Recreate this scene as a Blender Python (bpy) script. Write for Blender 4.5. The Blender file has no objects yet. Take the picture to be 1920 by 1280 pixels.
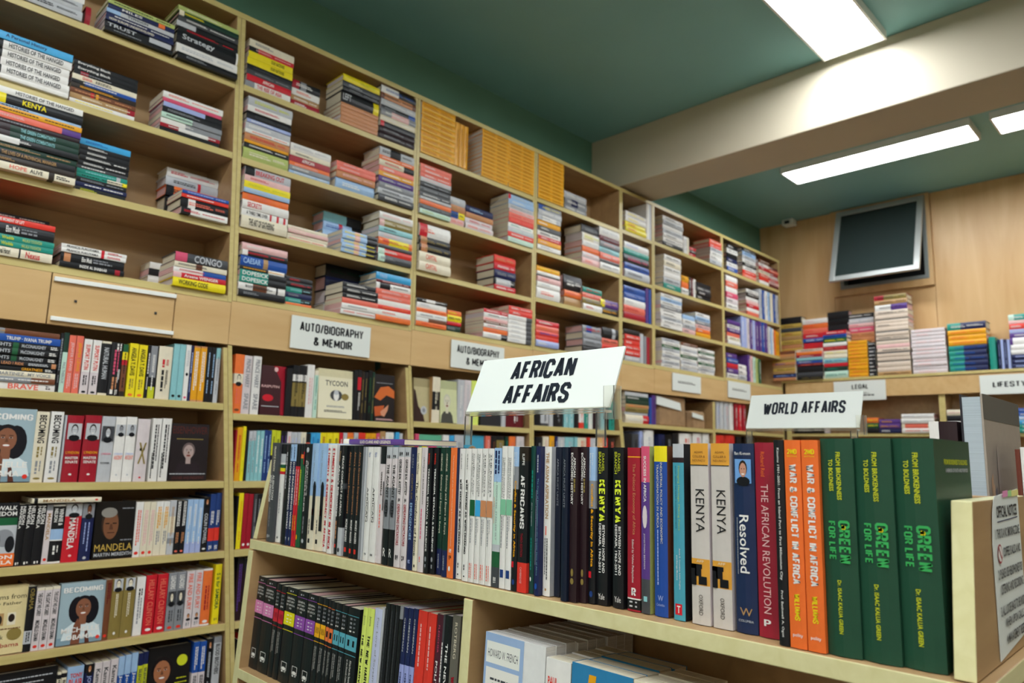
import bpy, math, random, re
from mathutils import Vector, Matrix
C = bpy.context.scene.collection
CZ = 1.5                      # camera height above the floor; z below is measured from the camera
F_PX = 1354.0
# ---------------------------------------------------------------- camera
vx = Vector((1360., -245., -F_PX)).normalized()
vy = Vector((-1381., -177., -F_PX)); vy = (vy - vx*vy.dot(vx)).normalized()
vz = vx.cross(vy)
R3 = Matrix((vx, vy, vz))     # rows: world axes in camera coordinates -> world = R3 @ cam
cam_d = bpy.data.cameras.new('camera'); cam = bpy.data.objects.new('camera', cam_d); C.objects.link(cam)
cam.matrix_world = Matrix.Translation((0, 0, CZ)) @ R3.to_4x4()
cam_d.sensor_width = 36.0; cam_d.lens = 36.0*F_PX/1920.0; cam_d.clip_start = 0.05
cam_d.dof.use_dof = True; cam_d.dof.focus_distance = 1.22; cam_d.dof.aperture_fstop = 5.2
bpy.context.scene.camera = cam
# ---------------------------------------------------------------- world, exposure
W = bpy.data.worlds.new('world'); bpy.context.scene.world = W; W.use_nodes = True
W.node_tree.nodes['Background'].inputs[0].default_value = (0.05, 0.06, 0.08, 1)
W.node_tree.nodes['Background'].inputs[1].default_value = 0.3
vs = bpy.context.scene.view_settings
vs.view_transform = 'Standard'; vs.look = 'None'; vs.gamma = 1.0; vs.use_curve_mapping = False
vs.exposure = 0.95
PANEL = 15.0                  # emission of the ceiling light panels

# ---------------------------------------------------------------- materials
def s2l(c): return c/12.92 if c <= 0.04045 else ((c+0.055)/1.055)**2.4
def hexc(h):
    h = h.lstrip('#'); return tuple(s2l(int(h[i:i+2], 16)/255) for i in (0, 2, 4)) + (1.0,)
PAL = dict(A='b9780c', C='f4c75a', D='d9c8b6', F='c9aa50', k='17181c', w='e9e7e2', c='e6ddc4', y='efdc1e', a='e8a41a', o='ee7636', r='cc1f2e', m='64141f', d='a31a2c',
           s='e8705c', p='e6b9b6', P='d75474', v='5a3a86', l='a4b2e0', n='1b2450', b='1f51a4', B='3fa5da', t='1f9080',
           T='8cc5ca', g='1f5c38', G='15372b', L='b2c070', M='c2e0cf', e='8c8f94', E='45474b', x='bfc2c6', u='74452c',
           U='b28c5c', z='8c7a40', q='dcec72', H='2b1a20', K='0c0d10', Y='c9cf2a', f='c98a5e', h='2a2019', j='d9cfd0', S='9fc0e4', N='24407c', R='e0392c')
COL = {k: hexc(v) for k, v in PAL.items()}
def cc(c): return COL[c] if c in COL else hexc(c)
def newmat(name):
    m = bpy.data.materials.new(name); m.use_nodes = True; return m, m.node_tree, m.node_tree.nodes['Principled BSDF']
def attr_mat(name, rough, nscale=60, namt=0.10, spec=0.4):
    m, t, b = newmat(name); a = t.nodes.new('ShaderNodeAttribute'); a.attribute_name = 'ink'
    tc = t.nodes.new('ShaderNodeTexCoord'); n = t.nodes.new('ShaderNodeTexNoise'); n.inputs['Scale'].default_value = nscale
    t.links.new(tc.outputs['Object'], n.inputs['Vector'])
    mr = t.nodes.new('ShaderNodeMapRange'); mr.inputs[3].default_value = 1-namt; mr.inputs[4].default_value = 1+namt*0.6
    t.links.new(n.outputs[0], mr.inputs[0])
    mx = t.nodes.new('ShaderNodeVectorMath'); mx.operation = 'SCALE'
    t.links.new(a.outputs['Color'], mx.inputs[0]); t.links.new(mr.outputs[0], mx.inputs['Scale'])
    t.links.new(mx.outputs[0], b.inputs['Base Color']); b.inputs['Roughness'].default_value = rough
    b.inputs['Specular IOR Level'].default_value = spec
    return m
M_COVER = attr_mat('printed_cover', 0.38)
M_INK = attr_mat('print_ink', 0.5, namt=0.02, spec=0.2)
def pages_mat():
    m, t, b = newmat('page_edges'); a = t.nodes.new('ShaderNodeAttribute'); a.attribute_name = 'ink'
    tc = t.nodes.new('ShaderNodeTexCoord'); mp = t.nodes.new('ShaderNodeMapping'); mp.inputs['Scale'].default_value = (900, 3, 900)
    n = t.nodes.new('ShaderNodeTexNoise'); n.inputs['Scale'].default_value = 1.0
    t.links.new(tc.outputs['Object'], mp.inputs[0]); t.links.new(mp.outputs[0], n.inputs['Vector'])
    mr = t.nodes.new('ShaderNodeMapRange'); mr.inputs[1].default_value = 0.3; mr.inputs[2].default_value = 0.7; mr.inputs[3].default_value = 0.78; mr.inputs[4].default_value = 1.05
    t.links.new(n.outputs[0], mr.inputs[0]); mx = t.nodes.new('ShaderNodeVectorMath'); mx.operation = 'SCALE'
    t.links.new(a.outputs['Color'], mx.inputs[0]); t.links.new(mr.outputs[0], mx.inputs['Scale'])
    t.links.new(mx.outputs[0], b.inputs['Base Color']); b.inputs['Roughness'].default_value = 0.85
    return m
M_PAGE = pages_mat()
def wood(name, c1, c2, scale, rough=0.45, axis=(1, 8, 8)):
    m, t, b = newmat(name); tc = t.nodes.new('ShaderNodeTexCoord'); mp = t.nodes.new('ShaderNodeMapping')
    mp.inputs['Scale'].default_value = axis; n = t.nodes.new('ShaderNodeTexNoise'); n.inputs['Scale'].default_value = scale
    n.inputs['Detail'].default_value = 5; n.inputs['Distortion'].default_value = 0.6
    t.links.new(tc.outputs['Object'], mp.inputs[0]); t.links.new(mp.outputs[0], n.inputs['Vector'])
    r = t.nodes.new('ShaderNodeValToRGB'); r.color_ramp.elements[0].position = 0.3; r.color_ramp.elements[1].position = 0.72
    r.color_ramp.elements[0].color = hexc(c1); r.color_ramp.elements[1].color = hexc(c2)
    t.links.new(n.outputs[0], r.inputs[0]); t.links.new(r.outputs[0], b.inputs['Base Color']); b.inputs['Roughness'].default_value = rough
    bm_ = t.nodes.new('ShaderNodeBump'); bm_.inputs['Strength'].default_value = 0.05; t.links.new(n.outputs[0], bm_.inputs['Height']); t.links.new(bm_.outputs[0], b.inputs['Normal'])
    return m
M_VEN = wood('birch_veneer', 'a3825a', 'b69568', 2.5)
M_FASC = wood('fascia_veneer', 'c9a36c', 'd6b47e', 2.0)
M_EDGE = wood('edge_banding', 'c2b06e', 'cfbf80', 6.0, 0.4)
M_PANEL = wood('plywood_panelling', 'c9a06c', 'd8b482', 1.3, 0.4, (8, 8, 1))
M_EDGE2 = wood('pale_edge_banding', 'd6cf98', 'e0daa8', 6.0, 0.4)
def plain(name, h, rough=0.6, metal=0.0, nscale=4, namt=0.06, emis=0):
    m, t, b = newmat(name); tc = t.nodes.new('ShaderNodeTexCoord'); n = t.nodes.new('ShaderNodeTexNoise'); n.inputs['Scale'].default_value = nscale
    n.inputs['Detail'].default_value = 4; t.links.new(tc.outputs['Object'], n.inputs['Vector'])
    r = t.nodes.new('ShaderNodeValToRGB'); c = hexc(h); r.color_ramp.elements[0].position = 0.3; r.color_ramp.elements[1].position = 0.7
    r.color_ramp.elements[0].color = tuple(x*(1-namt) for x in c[:3])+(1,); r.color_ramp.elements[1].color = tuple(min(1, x*(1+namt)) for x in c[:3])+(1,)
    t.links.new(n.outputs[0], r.inputs[0]); t.links.new(r.outputs[0], b.inputs['Base Color'])
    b.inputs['Roughness'].default_value = rough; b.inputs['Metallic'].default_value = metal
    if emis:
        b.inputs['Emission Color'].default_value = (0.93, 0.97, 1.0, 1); b.inputs['Emission Strength'].default_value = emis
    return m
M_CEIL = plain('green_ceiling_paint', '86bcbe', 0.6, nscale=1.2)
M_GWALL = plain('green_wall_paint', '628f7c', 0.6, nscale=1.2)
M_BEAM = plain('cream_beam_paint', 'c6bca6', 0.6, nscale=1.5)
M_FLOOR = wood('floor_tiles', '6a5e50', '7a6c5c', 1.0, 0.35, (1, 1, 1))
M_WHITE = plain('white_plastic', 'eef0ec', 0.35)
M_BOARD = plain('sign_card', 'e2e7e1', 0.5, nscale=2, namt=0.01)
M_LAMP = plain('light_diffuser', 'ffffff', 0.5, emis=PANEL)
M_ALU = plain('brushed_aluminium', 'c2c4c2', 0.35, 0.6)
M_DARK = plain('dark_metal', '20262a', 0.5)
M_NIGHT = plain('night_outside', '0b0f14', 0.5)
M_KRAFT = plain('kraft_paper', '9c7c58', 0.7, nscale=20, namt=0.15)
def acrylic():
    m, t, b = newmat('clear_acrylic'); b.inputs['Base Color'].default_value = (0.93, 0.92, 0.86, 1); b.inputs['Roughness'].default_value = 0.06
    b.inputs['Transmission Weight'].default_value = 0.92; b.inputs['IOR'].default_value = 1.25; return m
M_ACR = acrylic()
def glass():
    m, t, b = newmat('window_glass'); b.inputs['Base Color'].default_value = (0.035, 0.05, 0.048, 1); b.inputs['Roughness'].default_value = 0.12
    b.inputs['Transmission Weight'].default_value = 0.25; b.inputs['Specular IOR Level'].default_value = 0.45; return m
M_GLASS = glass()

# ---------------------------------------------------------------- pixel <-> world
RT = R3.transposed()
def ray(px, py): return R3 @ Vector((px-960.0, -(py-640.0), -F_PX))
class Frame:
    """side 'L': fronts on a plane y = const, along = +x.  side 'F': fronts on a plane x = const, along = -y."""
    def __init__(s, side, plane):
        s.side = side; s.pl = plane; s.rz = 0.0 if side == 'L' else -math.pi/2
    def pt(s, a, z, off=0.0):
        return Vector((a, s.pl+off, z)) if s.side == 'L' else Vector((s.pl+off, -a, z))
    def along(s, px, z, off=0.0):        # along coordinate whose image column is px at height z
        f = lambda a: (lambda c: (px-960)*(-c.z) - F_PX*c.x)(RT @ s.pt(a, z, off))
        f0, f1 = f(0.0), f(1.0); return -f0/(f1-f0)
    def height(s, py, a, off=0.0):
        f = lambda z: (lambda c: (640-py)*(-c.z) - F_PX*c.y)(RT @ s.pt(a, z, off))
        f0, f1 = f(0.0), f(1.0); return -f0/(f1-f0)
    def offset_for(s, px, a, z):         # depth behind the plane at which (a, z) falls on column px
        f = lambda o: (lambda c: (px-960)*(-c.z) - F_PX*c.x)(RT @ s.pt(a, z, o))
        f0, f1 = f(0.0), f(1.0); return -f0/(f1-f0)
    def hit(s, px, py, off=0.0):
        r = ray(px, py); k = (s.pl+off)/(r.y if s.side == 'L' else r.x); p = r*k
        return (p.x if s.side == 'L' else -p.y), p.z

# ---------------------------------------------------------------- object helpers
def tag(o, label=None, cat=None, group=None, kind=None):
    if label: o['label'] = label
    if cat: o['category'] = cat
    if group: o['group'] = group
    if kind: o['kind'] = kind
    return o
def link(name, me, parent=None):
    o = bpy.data.objects.new(name, me); C.objects.link(o)
    if parent: o.parent = parent
    return o
def empty(name, loc, label=None, cat=None, group=None, rz=0.0, kind=None):
    o = bpy.data.objects.new(name, None); C.objects.link(o); o.location = (loc[0], loc[1], loc[2]+CZ); o.rotation_euler = (0, 0, rz)
    o.empty_display_size = 0.05
    return tag(o, label, cat, group, kind)
class MB:
    """collects faces, each with a colour or a material"""
    def __init__(s): s.v = []; s.f = []; s.c = []; s.m = []
    def face(s, pts, col=(1, 1, 1, 1), mi=0):
        n = len(s.v); s.v += [tuple(p) for p in pts]; s.f.append(tuple(range(n, n+len(pts)))); s.c.append(col); s.m.append(mi)
    def mesh8(s, p, col=(1, 1, 1, 1), mi=0, front=None):     # p: 8 corners, bottom 4 then top 4 (ccw seen from above)
        n = len(s.v); s.v += [tuple(q) for q in p]
        for i, q in enumerate(((0, 3, 2, 1), (4, 5, 6, 7), (0, 1, 5, 4), (1, 2, 6, 5), (2, 3, 7, 6), (3, 0, 4, 7))):
            s.f.append(tuple(n+k for k in q)); s.c.append(col)
            s.m.append(front[1] if front and i in front[0] else mi)
    def box(s, x0, x1, y0, y1, z0, z1, col=(1, 1, 1, 1), mi=0, front=None):
        s.mesh8([(x0, y0, z0), (x1, y0, z0), (x1, y1, z0), (x0, y1, z0), (x0, y0, z1), (x1, y0, z1), (x1, y1, z1), (x0, y1, z1)], col, mi, front)
    def build(s, name, mats, parent=None, origin=(0, 0, 0), bevel=0.0, world=False):
        me = bpy.data.meshes.new(name)
        o3 = origin
        me.from_pydata([(a-o3[0], b-o3[1], c-o3[2]) for a, b, c in s.v], [], s.f)
        if not isinstance(mats, (list, tuple)): mats = [mats]
        for m in mats: me.materials.append(m)
        me.polygons.foreach_set('material_index', s.m)
        if mats[0] in (M_COVER, M_INK, M_PAGE):
            at = me.color_attributes.new('ink', 'FLOAT_COLOR', 'CORNER'); buf = []
            for p, c in zip(me.polygons, s.c): buf += list(c)*p.loop_total
            at.data.foreach_set('color', buf)
        me.update()
        o = link(name, me, parent)
        if parent is None: o.location = (o3[0], o3[1], o3[2]+CZ)
        if bevel:
            b = o.modifiers.new('b', 'BEVEL'); b.width = bevel; b.segments = 2; b.limit_method = 'ANGLE'
        return o

# ---------------------------------------------------------------- lettering
_tc = {}
def glyphs(s, bold=0.0):
    k = (s, bold)
    if k in _tc: return _tc[k]
    cu = bpy.data.curves.new('t', 'FONT'); cu.body = s; cu.resolution_u = 2; cu.offset = bold; cu.fill_mode = 'FRONT'; cu.space_character = 1.0+bold*.6
    ob = bpy.data.objects.new('t', cu); me = ob.to_mesh()
    vs_ = [(v.co.x, v.co.y) for v in me.vertices]; fs = [tuple(p.vertices) for p in me.polygons]
    ob.to_mesh_clear(); bpy.data.objects.remove(ob); bpy.data.curves.remove(cu)
    if vs_:
        x0 = min(v[0] for v in vs_); x1 = max(v[0] for v in vs_); y0 = min(v[1] for v in vs_); y1 = max(v[1] for v in vs_)
        vs_ = [((x-x0)/(x1-x0), (y-y0)/(y1-y0)) for x, y in vs_]
    _tc[k] = (vs_, fs); return _tc[k]
_C = [(1, .7), (1, .86), (.76, 1), (.24, 1), (0, .86), (0, .14), (.24, 0), (.76, 0), (1, .14), (1, .3)]
_O = [(.24, 1), (.76, 1), (1, .86), (1, .14), (.76, 0), (.24, 0), (0, .14), (0, .86), (.24, 1)]
BLK = {'A': [[(0, 0), (.5, 1.12), (1, 0)], [(.24, .28), (.76, .28)]], 'B': [[(0, 0), (0, 1), (.66, 1), (.92, .88), (.92, .65), (.66, .53), (0, .53)], [(.6, .53), (1, .4), (1, .13), (.7, 0), (0, 0)]],
       'C': [_C], 'D': [[(0, 0), (0, 1), (.6, 1), (1, .84), (1, .16), (.6, 0), (0, 0)]], 'E': [[(1, 1), (0, 1), (0, 0), (1, 0)], [(0, .52), (.85, .52)]], 'F': [[(1, 1), (0, 1), (0, 0)], [(0, .5), (.85, .5)]],
       'G': [_C+[(1, .48), (.55, .48)]], 'H': [[(0, 0), (0, 1)], [(1, 0), (1, 1)], [(0, .52), (1, .52)]], 'I': [[(.5, 0), (.5, 1)]], 'J': [[(1, 1), (1, .14), (.76, 0), (.24, 0), (0, .14), (0, .3)]],
       'K': [[(0, 0), (0, 1)], [(1, 1.05), (.05, .38)], [(.35, .62), (1.02, -.05)]], 'L': [[(0, 1), (0, 0), (1, 0)]], 'M': [[(0, 0), (0, 1), (.5, .2), (1, 1), (1, 0)]], 'N': [[(0, 0), (0, 1)], [(0, 1.05), (1, -.05)], [(1, 0), (1, 1)]],
       'O': [_O], 'P': [[(0, 0), (0, 1), (.7, 1), (1, .87), (1, .6), (.7, .46), (0, .46)]], 'Q': [_O, [(.6, .25), (1.05, -.08)]], 'R': [[(0, 0), (0, 1), (.7, 1), (.98, .87), (.98, .64), (.7, .5), (0, .5)], [(.55, .5), (1, 0)]],
       'S': [[(1, .72), (1, .87), (.76, 1), (.24, 1), (0, .87), (0, .68), (.18, .57), (.82, .43), (1, .32), (1, .13), (.76, 0), (.24, 0), (0, .13), (0, .28)]], 'T': [[(.5, 0), (.5, 1)], [(0, 1), (1, 1)]],
       'U': [[(0, 1), (0, .14), (.24, 0), (.76, 0), (1, .14), (1, 1)]], 'V': [[(0, 1), (.5, -.12), (1, 1)]], 'W': [[(0, 1), (.27, -.1), (.5, .9), (.73, -.1), (1, 1)]], 'X': [[(0, 0), (1, 1)], [(0, 1), (1, 0)]],
       'Y': [[(0, 1.05), (.5, .45), (1, 1.05)], [(.5, .5), (.5, 0)]], 'Z': [[(0, 1), (1, 1), (0, 0), (1, 0)]], '/': [[(0, -.05), (1, 1.05)]], '-': [[(.15, .45), (.85, .45)]], '.': [[(.4, 0), (.6, 0)]], ',': [[(.5, .04), (.4, -.1)]],
       '&': [[(1, .0), (.2, .72), (.25, .95), (.5, 1), (.7, .92), (.68, .75), (.1, .38), (.05, .15), (.3, 0), (.6, 0), (1, .42)]], '2': [[(0, .75), (.1, .93), (.4, 1), (.85, .95), (1, .75), (.85, .5), (0, 0), (1, 0)]],
       "'": [[(.5, 1), (.5, .75)]], '1': [[(.2, .8), (.6, 1), (.6, 0)]], '9': [[(.1, .05), (.7, .1), (1, .4), (1, .85), (.7, 1), (.3, 1), (0, .85), (0, .6), (.3, .45), (.95, .5)]], '0': [_O],
       '6': [[(.9, .95), (.3, .9), (0, .6), (0, .15), (.3, 0), (.7, 0), (1, .15), (1, .4), (.7, .55), (.05, .5)]], '3': [[(0, .9), (.3, 1), (.8, 1), (1, .85), (.95, .62), (.5, .53), (1, .42), (1, .12), (.75, 0), (.25, 0), (0, .12)]]}
WID = {'I': .3, ' ': .45, '.': .28, ',': .28, "'": .28, 'M': 1.25, 'W': 1.35, '/': .7, '&': 1.15, '-': .6, 'L': .85, 'F': .88, 'E': .9, '1': .7}
def block(s, t):
    """condensed heavy capitals drawn as mitred strokes; returns verts in the unit box and faces"""
    V = []; Fc = []; x = 0.0; cell = .54; gap = .055
    for ch in s:
        cw = cell*WID.get(ch, 1.0); sx = t*.92
        lines = []
        for pl in BLK.get(ch, []):       # break the stroke where it turns sharply
            cur = [pl[0]]
            for i in range(1, len(pl)):
                cur.append(pl[i])
                if i < len(pl)-1 and ch in 'AMNVWZXK' and len(cur) > 1: lines.append(cur); cur = [pl[i]]
            lines.append(cur)
        for pl in lines:
            w = max(cw-2*sx*.5, .001) if ch != 'I' else 0
            P = [Vector((x+sx*.5+p[0]*w if ch != 'I' else x+cw/2, t*.42+p[1]*(1-t*.84), 0)) for p in pl]
            closed = pl[0] == pl[-1] and len(pl) > 3; n = len(P); L_ = []; R_ = []
            for i in range(n):
                d0 = (P[i]-P[i-1]).normalized() if i > 0 else ((P[0]-P[-2]).normalized() if closed else None)
                d1 = (P[i+1]-P[i]).normalized() if i < n-1 else ((P[1]-P[0]).normalized() if closed else None)
                a = d0 or d1; b = d1 or d0; n0 = Vector((-a.y, a.x, 0)); n1 = Vector((-b.y, b.x, 0)); mm = (n0+n1)
                mm = mm.normalized() if mm.length > 1e-4 else n0; k = 1/max(.55, mm.dot(n0))
                off_ = Vector((mm.x*sx*.5*k, mm.y*t*.42*k, 0)); L_.append(P[i]+off_); R_.append(P[i]-off_)
            c0 = len(V)
            for a, b in zip(L_, R_): V.append((a.x, min(1, max(-.12 if ch == ',' else 0, a.y)))); V.append((b.x, min(1, max(-.12 if ch == ',' else 0, b.y))))
            for i in range(n-1): Fc.append((c0+2*i+1, c0+2*i+3, c0+2*i+2, c0+2*i))
        x += cw+gap
    x -= gap
    return [(a/x, b) for a, b in V], Fc
def put_text(mb, s, o, r, u, w, h, col, bold=0.012):
    if bold >= .03 and all(c in BLK or c == ' ' for c in s):
        v, f = block(s, .155+bold*1.0); n = len(mb.v)
        mb.v += [tuple(o + r*(w*a) + u*(h*b)) for a, b in v]
        for q in f: mb.f.append(tuple(n+i for i in q)); mb.c.append(col); mb.m.append(0)
        return
    return put_text0(mb, s, o, r, u, w, h, col, bold)
def put_text0(mb, s, o, r, u, w, h, col, bold=0.012):
    """lettering filling the w x h rectangle whose lower left corner (as read) is o; r reading direction, u letter-up"""
    v, f = glyphs(s, bold); n = len(mb.v)
    mb.v += [tuple(o + r*(w*a) + u*(h*b)) for a, b in v]
    for q in f: mb.f.append(tuple(n+i for i in q)); mb.c.append(col); mb.m.append(0)
def put_bars(mb, rnd, o, r, u, w, h, col, words=None):
    """illegible small print: rows of short dashes"""
    x = 0.0; h = max(h, 0.0004)
    if h > 0.0065:
        put_bars(mb, rnd, o+u*(h*.62), r, u, w*rnd.uniform(.75, 1), h*.3, col); o = o+u*(h*.12); h *= .3
    elif h > 0.0036: o = o+u*((h-.0033)/2); h = .0033
    while x < w*0.97:
        k = min(h*rnd.uniform(1.2, 3.2), w-x)
        a = o + r*x; mb.face([a, a+r*k, a+r*k+u*h, a+u*h], col); x += k + h*rnd.uniform(0.35, 0.6)

# ---------------------------------------------------------------- the book
def book_local(name, T, H, D, col, lying, bands=(), texts=(), hard=False, page='c', rnd=None, side=None, loc=(0, 0, 0), rz=0, lean=0, tilt=0, sink=None):
    """cover (top-level mesh, origin at its lower front corner), page_block, title_lettering. a thickness, h spine length, d depth"""
    rnd = rnd or random
    t = 0.0028 if hard else 0.0011
    t = min(t, T*0.2)
    bul = min(T*0.10, (0.003+max(0, T-.03)*.12) if hard else 0.0012)
    ins = 0.0035 if hard else 0.0
    n = 4; arc = []
    for i in range(n+1):
        q = i/n; arc.append((T*q, bul*(1-math.sin(math.pi*q))))
    outer = [(0, D)] + arc + [(T, D)]
    inner = [(t, D), (t, bul+t)] + [(t+(T-2*t)*i/n, bul+t) for i in range(1, n)] + [(T-t, bul+t), (T-t, D)]
    base = cc(col); sd = cc(side) if side else base
    cuts = sorted({0.0, 1.0, *[b[0] for b in bands], *[b[1] for b in bands]})
    def at(a, d, v):
        h = H*v if lying else H*(1-v)
        return (h, d, a) if lying else (a, d, h)
    mb = MB()
    def fc(p, c): mb.face(p, c)
    for k in range(len(cuts)-1):
        v0, v1 = cuts[k], cuts[k+1]; mid = (v0+v1)/2; bc = base
        for b in bands:
            if b[0] <= mid <= b[1]: bc = cc(b[2])
        for i in range(len(outer)-1):
            (a0, d0), (a1, d1) = outer[i], outer[i+1]
            c = bc if 0 < i < len(outer)-2 else (bc if bands and side is None else sd)
            fc([at(a0, d0, v0), at(a0, d0, v1), at(a1, d1, v1), at(a1, d1, v0)], c)
    for i in range(len(inner)-1):
        (a0, d0), (a1, d1) = inner[i], inner[i+1]
        fc([at(a0, d0, 0), at(a1, d1, 0), at(a1, d1, 1), at(a0, d0, 1)], base)
    for v in (0, 1):
        for i in range(len(outer)-1):
            q = [at(*outer[i], v), at(*outer[i+1], v), at(*inner[i+1], v), at(*inner[i], v)]
            fc(q, sd if i in (0, len(outer)-2) else base)
    for d0 in (0, len(outer)-1):   # close the board ends
        fc([at(*outer[d0], 0), at(*inner[d0], 0), at(*inner[d0], 1), at(*outer[d0], 1)], base)
    if sink:
        Mx = Matrix.Translation((loc[0], loc[1], loc[2])) @ Matrix.Rotation(rz, 4, 'Z')
        def pour(src, dst):
            n0 = len(dst.v); dst.v += [tuple(Mx @ Vector(v)) for v in src.v]; dst.f += [tuple(n0+i for i in f) for f in src.f]; dst.c += src.c; dst.m += src.m
        pour(mb, sink[0])
    else:
        o = mb.build(name, M_COVER)
        o.location = (loc[0], loc[1], loc[2]+CZ); o.rotation_euler = (lean, tilt, rz)
    pb = MB(); a0, a1 = t*0.9, T-t*0.9; d0, d1 = bul+t, D-ins-0.0006
    h0, h1 = (ins+0.0006), H-(ins+0.0006)
    if lying: pb.box(h0, h1, d0, d1, a0, a1, cc(page))
    else: pb.box(a0, a1, d0, d1, h0, h1, cc(page))
    if sink: pour(pb, sink[1])
    else: pb.build('page_block', M_PAGE, o)
    if texts:
        tb = MB(); lt_ = tb; sp = MB(); y = -0.0004
        Rd, Ud = (Vector((1, 0, 0)), Vector((0, 0, 1))) if lying else (Vector((0, 0, -1)), Vector((1, 0, 0)))
        for tx in texts:
            s, v0, v1, c = tx[:4]; u0, u1 = tx[4] if len(tx) > 4 else (0.25, 0.75); bold = tx[5] if len(tx) > 5 else 0.012
            tb = sp if s in ('=', 'o', 'face') else lt_
            def P(u, v):
                a = T*u; q = at(a, y, v); return Vector(q)
            if s == '#':                     # small print dashes
                put_bars(tb, rnd, P(u0, v0), Rd, Ud, H*(v1-v0), T*(u1-u0), cc(c))
            elif s == '=':                   # flat colour patch
                tb.face([P(u0, v0)+Vector((0, 0.0002, 0)), P(u0, v1)+Vector((0, .0002, 0)), P(u1, v1)+Vector((0, .0002, 0)), P(u1, v0)+Vector((0, .0002, 0))], cc(c))
            elif s == 'o':                   # round emblem
                m = P((u0+u1)/2, (v0+v1)/2); rr = T*(u1-u0)/2; ry = H*(v1-v0)/2
                tb.face([m + Rd*(ry*math.cos(g*math.pi/6)) + Ud*(rr*math.sin(g*math.pi/6)) for g in range(12)], cc(c))
            elif s == 'face':                # small printed portrait on a spine: head, hair, shoulders
                hx = Vector((1, 0, 0)); hz = Vector((0, 0, 1))
                w_, h_ = (H*(v1-v0), T*(u1-u0)) if lying else (T*(u1-u0), H*(v1-v0))
                m = P((u0+u1)/2, (v0+v1)/2)
                for (ex, ez, rx, rz_, cl) in ((0, -.42, .42, .2, 'k'), (0, .12, .26, .34, 'h'), (0, .05, .21, .3, c), (0, -.12, .1, .03, 'w'), (-.08, .1, .04, .02, 'h'), (.08, .1, .04, .02, 'h')):
                    m2 = m + hx*ex*w_ + hz*ez*h_; y2 = Vector((0, -0.00005, 0)); m = m + y2
                    tb.face([m2 + hx*(rx*w_*math.cos(g*math.pi/6)) + hz*(rz_*h_*math.sin(g*math.pi/6)) for g in range(12)], cc(cl))
            elif s.startswith('^'):          # lettering set across the spine
                q0, q1 = P(u0, v1), P(u1, v0)
                put_text(tb, s[1:], q0, Vector((1, 0, 0)), Vector((0, 0, 1)), abs(q1.x-q0.x), abs(q1.z-q0.z), cc(c), bold)
            else:
                put_text(tb, s, P(u0, v0), Rd, Ud, H*(v1-v0), T*(u1-u0), cc(c), bold)
        for q_, nm_ in ((sp, 'spine_print'), (lt_, 'title_lettering')):
            if not q_.f: continue
            if sink: pour(q_, sink[0])
            else: q_.build(nm_, M_INK, o)
    return None if sink else o
CN = dict(A='brown', C='pale amber', D='beige', F='mustard', k='black', w='white', c='cream', y='yellow', a='amber', o='orange', r='red', m='maroon', d='crimson', s='salmon', p='pale pink', P='pink', v='purple',
          l='lavender', n='navy', b='blue', B='sky blue', t='teal', T='pale teal', g='green', G='dark green', L='light green', M='mint', e='grey', E='dark grey',
          x='light grey', u='brown', U='tan', z='olive', q='lime green', H='dark maroon', K='black', Y='yellow green', f='copper', h='dark brown', j='pinkish white', S='pale blue', N='dark blue', R='bright red')
ORD = 'topmost second third fourth fifth sixth seventh eighth ninth tenth eleventh twelfth thirteenth fourteenth fifteenth sixteenth seventeenth eighteenth nineteenth twentieth'.split()
NTH = ['first'] + ORD[1:]
def nth(i):
    if i < 20: return NTH[i]
    tens = {2: 'twenty', 3: 'thirty', 4: 'forty', 5: 'fifty', 6: 'sixty', 7: 'seventy'}[(i+1)//10]; r = (i+1) % 10
    return {0: tens[:-1]+'ieth'}.get(r) or tens+'-'+NTH[r-1]
def parse(tok):
    """token: colour [+colour@a-b ...] [~textcolour[:words]] [*thickness weight] [!side colour]"""
    wt = 1.0; words = None; tcol = None; side = None
    g = re.search(r'\*([\d.]+)(?=~|$)', tok)
    if g: wt = float(g.group(1)); tok = tok[:g.start()]+tok[g.end():]
    if '~' in tok:
        tok, t = tok.split('~', 1); tcol = t[0]; words = t[2:] if len(t) > 2 else None
    bands = []; parts = tok.split('+'); base = parts[0]
    for b in parts[1:]:
        c, r = b.split('@'); a0, a1 = r.split('-'); bands.append((float(a0), float(a1), c))
    texts = []
    if tcol:
        if words:
            segs = words.split(';')      # word|v0|v1[|colour]
            for sg in segs:
                q = sg.split('|')
                v0, v1 = (float(q[1]), float(q[2])) if len(q) > 2 else (0.12, 0.88)
                texts.append((q[0].replace('_', ' '), v0, v1, q[3] if len(q) > 3 else tcol, (0.22, 0.78) if len(q) < 5 else tuple(float(k) for k in q[4].split('_')), 0.02))
        else: texts = 'auto'
    return base, bands, tcol, texts, wt

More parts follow.
